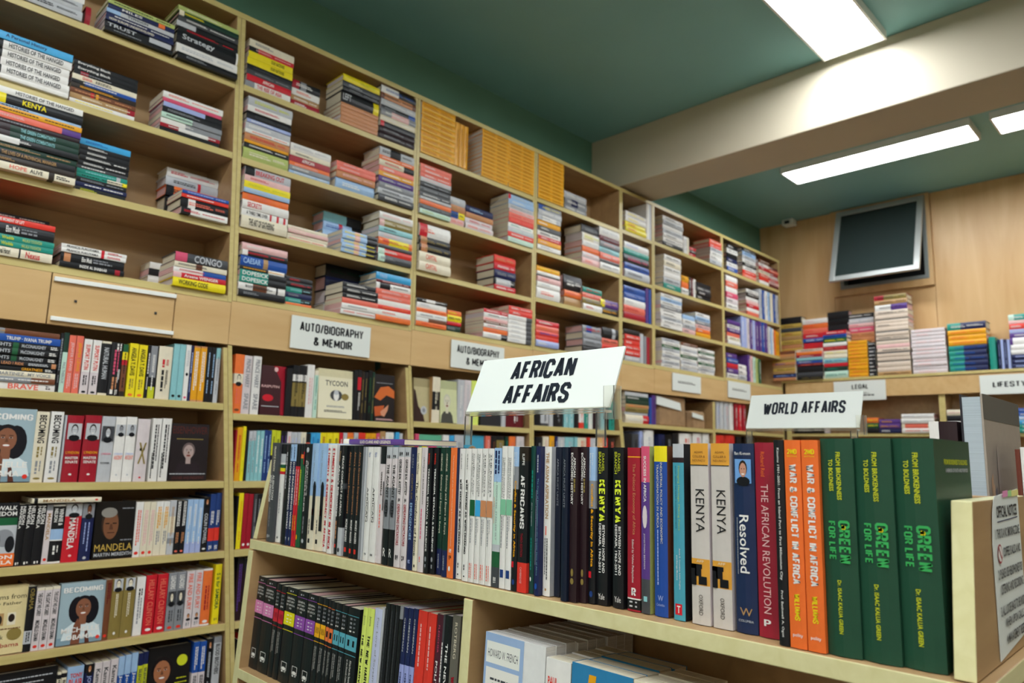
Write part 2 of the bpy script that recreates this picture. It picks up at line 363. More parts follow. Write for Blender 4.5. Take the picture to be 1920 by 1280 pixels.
class Job:
    """a book waiting to be built: the largest in view of each kind become objects, the rest one joined mass"""
    def __init__(s, a, k, area, bay=None): s.a = a; s.k = k; s.area = area; s.p = {}
    def __setitem__(s, key, v): s.p[key] = v
JOBS = []
def project(p):
    c = RT @ Vector(p); return 960+F_PX*c.x/-c.z, 640-F_PX*c.y/-c.z
def queue(*a, fr=None, **k):
    name, T, H, D = a[:4]; lying = a[5]; p0 = Vector(k['loc']); ax = Vector((1, 0, 0)) if fr.side == 'L' else Vector((0, -1, 0))
    w, h = (H, T) if lying else (T, H)
    if fr is LW:      # keep inside its bay of the wall shelving
        zc = p0.z+h/2
        lowr = zc < .42; XS = Xl if lowr else Xs
        for i in range(6 if lowr else 7):
            KK = KXL if lowr else KX; lo, hi = XS(i, zc)+HW+.001, XS(i+1, zc)-HW-.001; lo += abs(KK[i])*h/2; hi -= abs(KK[i+1])*h/2
            if lo-.02 < p0.x+w/2 < hi+.02: break
        if w > hi-lo: w = hi-lo
        x = min(max(p0.x, lo), hi-w)
        if abs(x-p0.x) > .02 and not (p0.x < .3):
            print('SHIFT', round(x-p0.x, 3), 'z', round(p0.z, 2), 'x', round(p0.x, 2), 'px', [round(q) for q in project(p0)], a[4])
        if p0.x > .3: p0.x = x
        levels = LSH[i]+[.36] if lowr else [SH[q][i] for q in 'ABCD']+[ZT]; levels = sorted(levels); up_ = [z for z in levels if z > p0.z+.005]
        top = (up_[0]-.0265) if up_ else 9
        if lowr and top > .33: top = .36+.012*p0.x+.04
        if p0.z+h > top: h = top-p0.z; print('CLIP', [round(q) for q in project(p0)], round(h, 3))
        a = list(a); a[1], a[2] = (h, w) if lying else (w, h); k['loc'] = p0
    q = [project(p0 + ax*(w*i) + Vector((0, 0, h*j))) for i in (0, 1) for j in (0, 1)]
    x0, x1 = max(0, min(v[0] for v in q)), min(1920, max(v[0] for v in q)); y0, y1 = max(0, min(v[1] for v in q)), min(1280, max(v[1] for v in q))
    if fr.side == 'L' and x0 > 490 and x0 < 1800: y1 = min(y1, 836)
    j = Job(a, k, max(0, x1-x0)*max(0, y1-y0)); JOBS.append(j); return j
def flush(limits):
    cov = MB(); pg = MB(); n = {}
    for j in sorted(JOBS, key=lambda j: -j.area):
        nm = j.a[0]
        if j.area < 4: continue
        n[nm] = n.get(nm, 0)+1
        if n[nm] <= limits.get(nm, 300):
            o = book_local(*j.a, **j.k)
            for q, v in j.p.items(): o[q] = v
        else:
            o = book_local(*j.a, sink=(cov, pg), **j.k)
    print('KINDS', n)
    o = cov.build('packed_books', M_COVER); tag(o, 'the many smallest far books packed in the distant bays and on the end counter', 'books', 'distant packed books', 'stuff')
    p = pg.build('page_block', M_PAGE, o); p['kind'] = 'stuff'
def cap(lab, extra, tail):
    """a label of at most sixteen words"""
    full = lab+extra+tail
    n = lambda t: len(re.findall(r"[A-Za-z0-9'-]+", t))
    if n(full) <= 16: return full
    full = lab+tail
    return full if n(full) <= 16 else full.rsplit(',', 1)[0]
def stack(fr, x0, x1, ytop, z, toks, where, group, off=0.0, D=0.145, name='paperback_book', cat='paperback', seed=0, page='c', jit=0.004, tol=1.0, tilt=0.0, ofs=None):
    """books lying one on another, spines to the front; x0, x1 image columns of the spines, ytop image row of the top at x0"""
    rnd = random.Random(seed*7919+int(x0)*13+int(ytop))
    toks = toks.split(); ps = [parse(t) for t in toks]
    zm = z+0.08; a0 = fr.along(x0, zm, off); a1 = fr.along(x1, zm, off)
    zt = fr.height(ytop, a0, off); tot = zt-z
    if tot < .01: print('BADSTACK', x0, ytop, where, tot); tot = .05
    ws = sum(p[4] for p in ps)
    zz = z; out = []
    for i in range(len(ps)-1, -1, -1):
        base, bands, tcol, texts, wt = ps[i]; T = tot*wt/ws
        L = (a1-a0)*(1 if len(ps) < 2 else rnd.uniform(0.97, 1.0)); dx = rnd.uniform(0, (a1-a0)-L); dy = rnd.uniform(-jit, jit)
        if texts == 'auto':
            texts = []; p = 0.06+rnd.random()*0.12
            e = min(0.9, p+rnd.uniform(0.3, 0.6)); texts.append(('#', p, e, tcol, (0.3, 0.68)))
            if rnd.random() < 0.5 and e < 0.8: texts.append(('#', e+0.05, 0.93, tcol, (0.38, 0.62)))
        d = D*rnd.uniform(0.93, 1.0)
        hard = T > 0.027 and name == 'paperback_book' or name == 'hardback_book'
        nm = 'hardback_book' if hard else name; ct = 'hardback' if hard else cat
        o = queue(nm, T*0.985, L, d, base, True, bands, texts, fr=fr, hard=hard, page=page if page != 'c' else rnd.choice('ccccpj'), rnd=rnd,
                       loc=fr.pt(a0+dx, zz+0.0002, off+dy), rz=fr.rz, tilt=tilt)
        cnm = CN.get(base, 'coloured')
        lt = f" with {CN[tcol]} lettering" if tcol and CN[tcol] != cnm else ''
        tag(o, cap(f"{cnm} {ct}", lt, f", {ORD[i] if i < 20 else nth(i)} in {where}"), ct, group)
        zz += T; out.append(o)
    return out
def row(fr, z, items, where, group, off=0.0, D=0.15, name='paperback_book', cat='paperback', seed=0, lean=0.0, zfun=None, start=0, setback=True):
    """books standing side by side; items: (xL, xR, ytop, token or dict)"""
    rnd = random.Random(seed); s_end = None; x_end = None; out = []
    for i, it in enumerate(items):
        xl, xr, yt, tk = it[:4]; ex = it[4] if len(it) > 4 else {}
        base, bands, tcol, texts, wt = parse(tk)
        zz = z if zfun is None else zfun(fr, xl)
        zc = zz+0.12; o2 = off
        if s_end is not None and setback and xl > x_end+1.6 and xl < x_end+14:
            o2 = min(off+0.03, max(off, fr.offset_for(xl, s_end, zc))); a0 = max(s_end, fr.along(xl, zc, o2))
        else:
            a0 = fr.along(xl, zc, o2)
            if s_end is not None: a0 = max(s_end+0.0002, a0)
        a1 = fr.along(xr, zc, o2); T = max(0.004, a1-a0)
        zt = fr.height(yt, a0, o2); H = max(0.12, zt-zz); s_end = a0+T; x_end = xr
        if texts == 'auto':
            p = 0.08+rnd.random()*0.1; e = rnd.uniform(0.5, 0.68); texts = [('#', p, e, tcol, (0.3, 0.7)), ('#', e+0.06, 0.84, tcol, (0.38, 0.62))]
        if 'texts' in ex: texts = list(texts or []) + ex['texts']
        d = ex.get('D', D*rnd.uniform(0.94, 1.0)); hard = ex.get('hard', T > 0.027)
        ct = 'hardback' if hard else cat; nm = 'hardback_book' if hard else name
        o = queue(nm, T-0.0004, H, d, base, False, bands, texts, hard=hard, fr=fr, page=ex.get('page', 'c'), rnd=rnd, side=ex.get('side'),
                       loc=fr.pt(a0, zz+0.0003, o2), rz=fr.rz, lean=lean)
        cnm = CN.get(base, 'coloured'); lt = f" with {CN[tcol]} lettering" if tcol and CN[tcol] != cnm else ''
        tag(o, cap(ex.get('label') or f"{cnm} {ct}", '' if 'label' in ex else lt, f", {nth(i+start)} {where}"), ct, group); out.append(o)
    return out
def faceout(fr, x0, x1, ytop, z, col, art, label, off=0.0, T=0.03, name='paperback_book', cat='paperback', group=None, lean=-0.06, page='c', zz=None):
    """a book standing with its front cover to the room"""
    a0 = fr.along(x0, z+0.1, off); a1 = fr.along(x1, z+0.1, off); H = fr.height(ytop, a0, off)-z; Wd = a1-a0
    mb = MB(); t = 0.002; c = cc(col)
    mb.box(0, Wd, 0, t, 0, H, c); mb.box(0, Wd, T-t, T, 0, H, c); mb.box(0, t, t, T-t, 0, H, c)
    o = mb.build(name, M_COVER); p = fr.pt(a0, z+0.001+T*abs(lean), off); o.location = (p.x, p.y, p.z+CZ); o.rotation_euler = (lean, 0, fr.rz)
    pb = MB(); pb.box(t, Wd-0.003, t, T-t, 0.002, H-0.002, cc(page)); pb.build('page_block', M_PAGE, o)
    print_art(art, Wd, H, o); tag(o, label, cat, group); return o
def print_art(art, Wd, H, parent, y0=-0.0004):
    tb = MB(); y = y0
    X = Vector((1, 0, 0)); Z = Vector((0, 0, 1))
    cl = lambda v: min(1.0, max(0.0, v))
    for s in art:
        y -= 0.00006
        if s[0] == 'r': _, a, b, c_, d_, col = s; tb.face([(a*Wd, y, b*H), (c_*Wd, y, b*H), (c_*Wd, y, d_*H), (a*Wd, y, d_*H)], cc(col))
        elif s[0] == 'e':
            _, cx, cy, rx, ry, col = s; tb.face([(cl(cx+rx*math.cos(g*math.pi/8))*Wd, y, cl(cy+ry*math.sin(g*math.pi/8))*H) for g in range(16)], cc(col))
        elif s[0] == 'p': tb.face([(cl(a)*Wd, y, cl(b)*H) for a, b in s[1]], cc(s[2]))
        elif s[0] == 't':
            _, tx, a, b, c_, d_, col = s[:7]; put_text(tb, tx, Vector((a*Wd, y, b*H)), X, Z, (c_-a)*Wd, (d_-b)*H, cc(col), s[7] if len(s) > 7 else 0.015)
        elif s[0] == '#': _, a, b, c_, d_, col = s; put_bars(tb, random.Random(int(a*100+b*999)), Vector((a*Wd, y, b*H)), X, Z, (c_-a)*Wd, (d_-b)*H, cc(col))
    tb.build('cover_print', M_INK, parent)
def portrait(cx, cy, s, skin='8a5a3c', hair='k', cloth='k', longhair=False, asp=0.66, cut=1.0, shade=None, smile=True):
    """flat printed head and shoulders: cx, cy face centre, s face half-height (fractions of the cover)"""
    k = s/asp; a = []
    a.append(('p', [(cx-2.2*k*cut, cy-3.0*s), (cx-1.9*k*cut, cy-1.9*s), (cx-.8*k, cy-1.35*s), (cx+.8*k, cy-1.35*s), (cx+1.9*k*cut, cy-1.9*s), (cx+2.2*k*cut, cy-3.0*s)], cloth))
    if longhair:
        a += [('e', cx-.55*k, cy-.1*s, .75*k, 1.3*s, hair), ('e', cx+.6*k, cy-.2*s, .8*k, 1.4*s, hair)]
    a.append(('r', cx-.32*k, cy-1.6*s, cx+.32*k, cy-.7*s, skin))
    a.append(('e', cx, cy+.22*s, .86*k, 1.05*s, hair))
    a.append(('e', cx, cy, .68*k, .96*s, skin))
    a += [('e', cx-.27*k, cy+.15*s, .12*k, .05*s, 'x'), ('e', cx+.27*k, cy+.15*s, .12*k, .05*s, 'x'), ('e', cx-.27*k, cy+.16*s, .075*k, .055*s, 'h'), ('e', cx+.27*k, cy+.16*s, .075*k, .055*s, 'h'),
          ('r', cx-.42*k, cy+.3*s, cx-.13*k, cy+.36*s, 'h'), ('r', cx+.13*k, cy+.3*s, cx+.42*k, cy+.36*s, 'h'),
          ('p', [(cx-.04*k, cy+.1*s), (cx+.04*k, cy+.1*s), (cx+.13*k, cy-.22*s), (cx-.13*k, cy-.22*s)], shade or '6e4630'), ('e', cx, cy-.5*s, .29*k, .14*s, 'a0584a'), ('e', cx, cy-.48*s, .23*k, .08*s, 'w' if smile else '6a342c')]
    return a

# ================================================================ the room
LW = Frame('L', 2.6); LWY = 2.86; ZC = 2.062; XE = 5.99; FLOOR = -CZ
def struct(name, mb, mats, **k):
    o = mb.build(name, mats, **k); o['kind'] = 'structure'; return o
m = MB(); m.box(-2.6, 6.2, -3.6, 3.0, FLOOR-.05, FLOOR); struct('floor', m, M_FLOOR)
m = MB(); m.box(-2.6, 6.2, -3.6, 3.0, ZC, ZC+.05); struct('ceiling', m, M_CEIL)
m = MB(); m.box(-2.6, 6.2, LWY, 3.0, FLOOR, ZC); struct('wall_left', m, M_GWALL)
m = MB(); m.box(-2.6, 6.2, -3.6, -3.5, FLOOR, ZC); struct('wall_right', m, M_BEAM)
m = MB(); m.box(-2.6, -2.5, -3.5, LWY, FLOOR, ZC); struct('wall_back', m, M_BEAM)
m = MB(); m.box(3.574, 3.94, -3.5, LWY, 1.700, ZC); struct('ceiling_beam', m, M_BEAM, bevel=.006)
# end wall with the window opening and plywood panels
WY0, WY1, WZ0, WZ1 = 1.515, 2.165, 1.39, 2.045
m = MB()
m.box(XE+.012, 6.2, -3.5, WY0, FLOOR, ZC); m.box(XE+.012, 6.2, WY1, LWY, FLOOR, ZC)
m.box(XE+.012, 6.2, WY0, WY1, FLOOR, WZ0); m.box(XE+.012, 6.2, WY0, WY1, WZ1, ZC)
wf = struct('wall_front', m, M_PANEL)
def wpanel(y0, y1, z0, z1):
    q = MB(); q.box(XE, XE+.012, y0+.0025, y1-.0025, z0+.002, z1-.002); q.build('panel', M_PANEL, wf, bevel=.0015).location = (0, 0, 0)
ys = [2.86, 2.225]; 
wpanel(2.225, 2.86, .3, ZC); wpanel(1.487, 2.225, .3, 1.335)
e_ = 1.487
while e_ > -3.4: wpanel(max(-3.5, e_-1.22), e_, .3, ZC); e_ -= 1.22
# timber box round the window
m = MB()
m.box(XE-.03, XE+.012, 1.487, WY0, 1.335, ZC-.003); m.box(XE-.03, XE+.012, WY1, 2.225, 1.335, ZC-.003)
m.box(XE-.03, XE+.012, WY0, WY1, 1.335, WZ0); m.box(XE-.03, XE+.012, WY0, WY1, WZ1, ZC-.003)
struct('trim_1', m, M_PANEL, bevel=.002)
w = empty('window_1', (XE, (WY0+WY1)/2, WZ0), kind='structure')
def lb(mb, *a, **k): mb.box(*a, **k)
def wpart(name, mb, mat, parent=w, bev=.002):
    o = mb.build(name, mat, None, origin=(XE, (WY0+WY1)/2, WZ0), bevel=bev); o.parent = parent; o.location = (0, 0, 0); return o
m = MB(); f = .028
m.box(XE-.036, XE+.06, WY0, WY0+f, WZ0, WZ1); m.box(XE-.036, XE+.06, WY1-f, WY1, WZ0, WZ1)
m.box(XE-.036, XE+.06, WY0+f, WY1-f, WZ0, WZ0+f); m.box(XE-.036, XE+.06, WY0+f, WY1-f, WZ1-f, WZ1)
wpart('window_frame', m, plain('grey_window_frame', '8c9494', .4, .3))
m = MB(); m.box(XE+.10, XE+.11, WY0-.05, WY1+.05, WZ0-.05, WZ1+.05); wpart('night_pane', m, M_NIGHT)
# tilted sash, hinged at the top, its foot swung into the room
sh = bpy.data.objects.new('sash', None); C.objects.link(sh); sh.parent = w; sh.location = (-.036, 0, WZ1-WZ0-.015); 
ang = math.atan2(.225, .63); sh.rotation_euler = (0, ang, 0)
SW, SHh, sf = .325, .665, .042
m = MB()
m.box(-.022, 0, -SW, -SW+sf, -SHh, 0); m.box(-.022, 0, SW-sf, SW, -SHh, 0); m.box(-.022, 0, -SW+sf, SW-sf, -SHh, -SHh+sf); m.box(-.022, 0, -SW+sf, SW-sf, -sf, 0)
o = m.build('sash_frame', M_ALU, sh, bevel=.003)
m = MB(); m.box(-.014, -.008, -SW+sf, SW-sf, -SHh+sf, -sf); m.build('pane', M_GLASS, sh)
# small detector in the ceiling corner
t = empty('detector', (5.93, 2.56, ZC), 'small white detector on the ceiling corner above the plywood wall', 'detector')
m = MB(); m.box(-.045, .045, -.05, .05, -.055, 0); m.build('housing', M_WHITE, t, bevel=.01)
m = MB(); m.box(-.052, -.045, -.02, .02, -.045, -.02); m.build('lens', M_DARK, t)
# ceiling light panels
def lamp(x0, x1, y0, y1, label):
    t = empty('ceiling_light', ((x0+x1)/2, (y0+y1)/2, ZC-.045), label, 'light', 'ceiling light panels')
    hx, hy = (x1-x0)/2, (y1-y0)/2
    m = MB(); r = .012
    m.box(-hx, hx, -hy, -hy+r, 0, .045); m.box(-hx, hx, hy-r, hy, 0, .045); m.box(-hx, -hx+r, -hy+r, hy-r, 0, .045); m.box(hx-r, hx, -hy+r, hy-r, 0, .045)
    m.build('frame', M_WHITE, t)
    m = MB(); m.box(-hx+r+.001, hx-r-.001, -hy+r+.001, hy-r-.001, .008, .014); m.build('diffuser', M_LAMP, t)
lamp(2.30, 3.52, 1.01, 1.31, 'large white light panel on the green ceiling just before the cream beam')
lamp(4.79, 5.07, 0.95, 2.12, 'long white light panel beyond the beam, nearer the bookshelves')
lamp(4.79, 5.07, -.32, .85, 'white light panel beyond the beam, cut by the picture edge')
lamp(-.45, .75, 1.0, 1.3, 'white light panel on the ceiling above the viewer')  # this and the following panels are unseen, added to brighten the foreground
lamp(-1.9, -.7, 1.0, 1.3, 'white light panel on the ceiling behind the viewer, window side')
lamp(-1.9, -.7, -.6, -.3, 'white light panel on the ceiling behind the viewer')
lamp(-.45, .75, -.6, -.3, 'white light panel on the ceiling beside the viewer')
lamp(-1.9, -.7, -2.2, -1.9, 'white light panel on the ceiling far behind the viewer')
lamp(2.3, 3.5, -1.0, -.7, 'white light panel on the ceiling out of view beside the beam')

# ================================================================ left wall shelving
BX = [0.26, 1.126, 1.962, 2.765, 3.548, 3.906, 4.82, 5.785]
KX = [.085, .052, .022, .005, 0, 0, 0, 0]
def Xs(i, z): return BX[i] + KX[i]*(.6-z)
BXL = [.24, 1.105, 1.932, 2.757, 3.485, 4.655, 5.785]; KXL = [.12, .095, .10, .03, .16, 0, 0]
def Xl(i, z): return BXL[i] + KXL[i]*(.6-z)
ZT = 1.677
SH = {'A': [1.385, 1.391, 1.396, 1.40, 1.41, 1.415, 1.415], 'B': [1.106, 1.100, 1.10, 1.112, 1.112, 1.12, 1.122],
      'C': [.818, .826, .828, .84, .848, .85, .852], 'D': [.556, .563, .571, .575, .585, .59, .596]}
LBAYN = ['near', 'second', 'third', 'fourth', 'fifth', 'corner']
BAYN = ['near', 'second', 'third', 'fourth', 'narrow', 'sixth', 'corner']
def panel_x(mb, i, z0, z1, dx0, dx1, y0, y1, fm=1, Xs=Xs):
    a0, a1 = Xs(i, z0), Xs(i, z1)
    mb.mesh8([(a0+dx0, y0, z0), (a0+dx1, y0, z0), (a0+dx1, y1, z0), (a0+dx0, y1, z0), (a1+dx0, y0, z1), (a1+dx1, y0, z1), (a1+dx1, y1, z1), (a1+dx0, y1, z1)], front=((2,), fm))
def shelf_x(mb, i, z, th, hw, y0, y1, j=None, Xs=Xs):
    j = i+1 if j is None else j
    zb = z-th; q = []
    for zz in (zb, z): q += [(Xs(i, zz)+hw, y0, zz), (Xs(j, zz)-hw, y0, zz), (Xs(j, zz)-hw, y1, zz), (Xs(i, zz)+hw, y1, zz)]
    mb.mesh8(q, front=((2,), 1))
WM = [M_VEN, M_EDGE]
HW = .017
def bay_unit(i, zbot, ztop, shelves, label, lower=False):
    XX = Xl if lower else Xs; ox, oy = XX(i, zbot), 2.6
    t = empty('bookcase', (ox, oy, zbot), label, 'bookcase', 'lower wall bookcases' if lower else 'upper wall bookcases')
    def part(name, mb, mats=WM):
        o = mb.build(name, mats, None, origin=(ox, oy, zbot), bevel=.0012); o.parent = t; o.location = (0, 0, 0); return o
    m = MB(); panel_x(m, i, zbot, ztop, .0005, HW, 2.6, 2.84, Xs=XX); part('side_panel', m)
    m = MB(); panel_x(m, i+1, zbot, ztop, -HW, -.0005, 2.6, 2.84, Xs=XX); part('side_panel', m)
    m = MB(); zz = []
    for z in (zbot, .528 if lower else ztop): zz += [(XX(i, z)+HW, 2.832, z), (XX(i+1, z)-HW, 2.832, z), (XX(i+1, z)-HW, 2.84, z), (XX(i, z)+HW, 2.84, z)]
    m.mesh8(zz); part('back_panel', m, [M_VEN])
    for z in shelves:
        m = MB(); shelf_x(m, i, z, .025, HW+.0003, 2.6, 2.831, Xs=XX); part('shelf', m)
    return t
for i in range(7):
    shv = [SH[k][i] for k in 'ABCD']
    bay_unit(i, SH['D'][i]-.0245, ZT-.0225, shv[:4], f'open upper wall bookcase of pale veneer with four shelves, {BAYN[i]} bay')
m = MB()
m.mesh8([(.2, 2.6, ZT-.022), (5.8, 2.6, ZT-.022), (5.8, 2.84, ZT-.022), (.2, 2.84, ZT-.022), (.2, 2.6, ZT), (5.8, 2.6, ZT), (5.8, 2.84, ZT), (.2, 2.84, ZT)], front=((2,), 1))
tag(m.build('top_board', WM, origin=(.2, 2.6, ZT-.022)), 'long pale top board running over all the upper bookcases', 'board')
# fascia between upper and lower cases
def fz(x, k): # bottom / top of the fascia
    b = .360+.012*x; return b if k == 0 else None
fa = empty('fascia_board', (.2, 2.6, .36), 'long pale wooden fascia board under the upper bookcases, with a drop panel', 'fascia')
def fpart(name, mb, mats, bev=.001):
    o = mb.build(name, mats, None, origin=(.2, 2.6, .36), bevel=bev); o.parent = fa; o.location = (0, 0, 0); return o
def fseg(x0, x1, i):
    q = []; ya, yb = 2.598, 2.618
    zt = SH['D'][i]-.026
    for k in (0, 1):
        for (x, y) in ((x0, ya), (x1, ya), (x1, yb), (x0, yb)): q.append((x, y, fz(x, 0) if k == 0 else zt))
    m = MB(); m.mesh8(q); fpart('panel', m, M_FASC)
fseg(.2, .546, 0); fseg(.5495, .9245, 0); fseg(.928, BX[1], 0)
for i in range(1, 7): fseg(BX[i]+.0015, BX[i+1], i)
for x0, x1, z0a, z0b, h in ((.553, .926, .504, .511, .014), (.556, .928, .379, .381, .013)):
    q = []
    for dz in (0, h): q += [(x0, 2.588, z0a+dz), (x1, 2.588, z0b+dz), (x1, 2.5975, z0b+dz), (x0, 2.5975, z0a+dz)]
    m = MB(); m.mesh8(q); fpart('white_strip', m, M_WHITE)
for px, py in ((141, 565), (291, 587)):
    a, z = LW.hit(px, py); m = MB(); m.box(a-.004, a+.004, 2.594, 2.598, z-.004, z+.004); fpart('screw', m, M_DARK, .0015)
# lower cases
LSH = [[.157, -.121, -.366, -.617, -.87], [.124, -.122, -.366, -.617, -.87], [.135, -.122, -.37, -.62, -.87], [.153, -.1, -.36, -.62, -.87], [.207, -.07, -.33, -.6, -.87], [.213, -.07, -.33, -.6, -.87]]
for i in range(6):
    bay_unit(i, FLOOR+.002, fz(BX[i], 0)-.002, LSH[i]+[-1.12, -1.38], f'lower wall bookcase of pale veneer holding upright books, {LBAYN[i]} bay', lower=True)

# signs on the fascias
def sign(fr, pxs, lines, label, off=-.006, tilt=0.0):
    (xl, yt), (xr, yt2), (_, yb) = pxs
    a0, z1 = fr.hit(xl, yt, off); a1, _ = fr.hit(xr, yt2, off); _, z0 = fr.hit(xl, yb, off)
    p = fr.pt(a0, z0, off); wd, h = a1-a0, z1-z0
    t = empty('shelf_sign', p, label, 'sign', 'white section signs on the fascia boards', fr.rz)
    m = MB(); m.box(0, wd, -.004, 0, 0, h); b = m.build('card', M_BOARD, t, bevel=.0006)
    tb = MB(); X = Vector((1, 0, 0)); Z = Vector((0, 0, 1))
    for s, u0, u1, v0, v1 in lines:
        if s == '#': put_bars(tb, random.Random(3), Vector((u0*wd, -.0045, v0*h)), X, Z, wd*(u1-u0), h*(v1-v0), cc('k'))
        else: put_text(tb, s, Vector((u0*wd, -.0045, v0*h)), X, Z, wd*(u1-u0), h*(v1-v0), cc('k'), .045)
    tb.build('sign_lettering', M_INK, t)
    return t
sign(LW, ((547, 590), (695, 611), (547, 652)), [('AUTO/BIOGRAPHY', .1, .9, .56, .84), ('& MEMOIR', .27, .76, .16, .43)], 'white fascia sign reading auto/biography and memoir, whole and clear')
sign(LW, ((846, 636), (945, 648), (845, 688)), [('AUTO/BIOGRAPHY', .1, .9, .56, .84), ('& MEMOIR', .27, .76, .16, .43)], 'white fascia sign half hidden behind the African affairs sign')
sign(LW, ((1260, 698), (1313, 705), (1258, 731)), [('#', .18, .82, .45, .6)], 'small white fascia sign, first beyond the big slanted sign')
sign(LW, ((1364, 713), (1406, 718), (1364, 744)), [('#', .18, .82, .45, .6)], 'small white fascia sign near the room corner')

# ================================================================ end wall counter
RW = Frame('F', 5.78)
cu = empty('bookcase', (5.78, 2.58, FLOOR), 'pale wooden counter bookcase under the plywood wall and window', 'bookcase')
def cpart(name, mb, mats, bev=.001):
    o = mb.build(name, mats, None, origin=(5.78, 2.58, FLOOR), bevel=bev); o.parent = cu; o.location = (0, 0, 0); return o
m = MB(); m.box(5.772, 5.988, -3.4, 2.60, .630, .650, front=((5,), 1)); cpart('worktop', m, WM)
yy = 2.575
for k, y1 in enumerate((1.9, .95, 0, -1., -2.2, -3.4)):
    m = MB(); m.box(5.778, 5.796, y1+.001, yy, .497, .629); cpart('fascia_panel', m, M_FASC); yy = y1
m = MB(); m.box(5.97, 5.985, -3.4, 2.57, FLOOR, .629); cpart('back_panel', m, [M_VEN])
for y in (2.56, 1.445, .3, -.85, -2., -3.38):
    m = MB(); m.box(5.79, 5.97, y-.02, y+.02, FLOOR, .497, front=((5,), 1)); cpart('upright', m, WM)
ups = (2.56, 1.445, .3, -.85, -2., -3.38)
for z in (.222, -.05, -.32, -.6):
    for ya, yb in zip(ups[1:], ups):
        m = MB(); m.box(5.79, 5.969, ya+.0205, yb-.0205, z-.024, z, front=((5,), 1)); cpart('shelf', m, WM)
sign(RW, ((1563, 716), (1660, 710), (1563, 752)), [('LEGAL', .36, .68, .58, .82), ('#', .3, .78, .2, .42)], 'white fascia sign with two short lines under the window', off=-.008)
sign(RW, ((1836, 704), (1962, 697), (1836, 740)), [('LIFESTYLE', .2, .85, .36, .64)], 'white fascia sign reading lifestyle beside the art book', off=-.008)

# ================================================================ upper shelves: stacks of books
G1 = 'books lying in stacks on the upper wall shelves'
SHN = dict(A='top', B='second', C='third', D='bottom')
def up(bay, sh, k, x0, x1, yt, toks, off=.004, name='paperback_book', cat='paperback', where=None, **kw):
    wh = where or f'{nth(k)} stack of the {SHN[sh]} shelf, {BAYN[bay-1]} upper bay'
    return stack(LW, x0, x1, yt, SH[sh][bay-1], toks, wh, G1, off=off, name=name, cat=cat, **kw)
HB = dict(name='hardback_book', cat='hardback')
# near bay
up(1, 'A', 0, 30, 160, -58, 'w~k x~k*1.2 x~k*1.3', off=-.01)
up(1, 'A', 1, 163, 173, 10, 'd*1', D=.12)
up(1, 'A', 2, 200, 327, -4, 'L~k n+o@.75-.85~w:MILES|.2|.5 x+S@0-.2~k:TYPHOON|.3|.6 n~w n~c:HOW_EUROPE_UNDERDEVELOPED|.05|.7 k+x@.66-1*1.5~x:TRUST|.04|.46 k~e', off=-.015, where='stack with the black trust book, top shelf, near upper bay')
up(1, 'A', 3, 341, 455, 12, 'L~c G+c@0-.08~y E~w x+k@.3-1 k~r*.9 k+w@.97-1~x:Strategy|.08|.6*2.4 w*1.8~x k*1.2~e', off=-.02, where='stack with the strategy book, top shelf, near upper bay', **HB)
up(1, 'B', 0, -40, 133, 43, 'B~n:A_Personal_History|.25|.7*.9 w+k@.15-.24~k:HISTORIES_OF_THE_HANGED|.3|.9 w+k@.15-.24~k:HISTORIES_OF_THE_HANGED|.3|.9 w+k@.15-.24~k:HISTORIES_OF_THE_HANGED|.3|.9 w+k@.15-.24~k:HISTORIES_OF_THE_HANGED|.3|.9 w*.5', off=-.01, where='stack under the sky blue book, second shelf, near upper bay')
up(1, 'B', 1, 134, 256, 108, 'k~w:Everything_Black|.06|.56 k~w:Everything_Black|.06|.56 k+d@.1-.22~e*.7 c~r:GHANA|.15|.3;#|.35|.6|k b+k@0-.2~w*.7 h~a u+r@.3-.35+a@.38-.42*.9~f U+d@.88-1~c w~y*.8', where='second stack of the second shelf, near upper bay')
up(1, 'B', 2, 303, 416, 168, 'w~s*1.2 P*.7 l+k@.7-1 k~e*1.2 M+e@.5-1~k e+w@0-.4~w d+w@.3-.8*.7~w k', off=.01)
up(1, 'C', 0, -45, 146, 149, 'w~k:HISTORIES_OF_THE_HANGED|.3|.9 k+y@0-.22~w:KENYA|.38|.62|y*1.5 S~k*.5 a~k*.8 s+v@.8-1~p H~e*.7 G+H@0-.3~T:THE_GREEN_COMBATANTS|.4|.75 G+H@0-.3~T:THE_GREEN_COMBATANTS|.4|.75 k+w@0-.4~w*.9 G~U k~U:THE_LIVES_OF_A_PROVINCIAL_MANAGER|.25|.8 h~U c+h@.72-.78*1.1~r:HOPE|.33|.5|s;ALIVE|.53|.66|k;#|.8|.94|k', off=-.025, where='tall stack on the cream hope alive book, third shelf, near upper bay')
up(1, 'C', 1, 144, 240, 256, 'B~b*1.2 k~w k~w k~w k~w E~w*.6 t+x@.78-.86~T*.9 c+t@0-.6+y@.9-1*.7~k K~e n~w*.8 k~Y', off=.02, where='stack with a sky blue top, third shelf, near upper bay')
up(1, 'C', 2, 309, 407, 312, 'w~r x+r@.6-.66~k o+k@0-.15~k*1.2 k~r*3', off=.115, D=.11, where='further stack of the third shelf corner, near upper bay')
up(1, 'C', 3, 341, 430, 354, 'b~l*.7 R~w*.8 k+w@.15-.3~s*2 w+k@0-.2~r*1.3', off=-.02, where='front stack of the third shelf corner, near upper bay')
up(1, 'D', 0, -50, 87, 388, 'k~w*.6 R*.8 k*1.6 t*1 t*1 w*1.2', off=.13, D=.095, where='back stack behind the red topped one, bottom shelf, near upper bay')
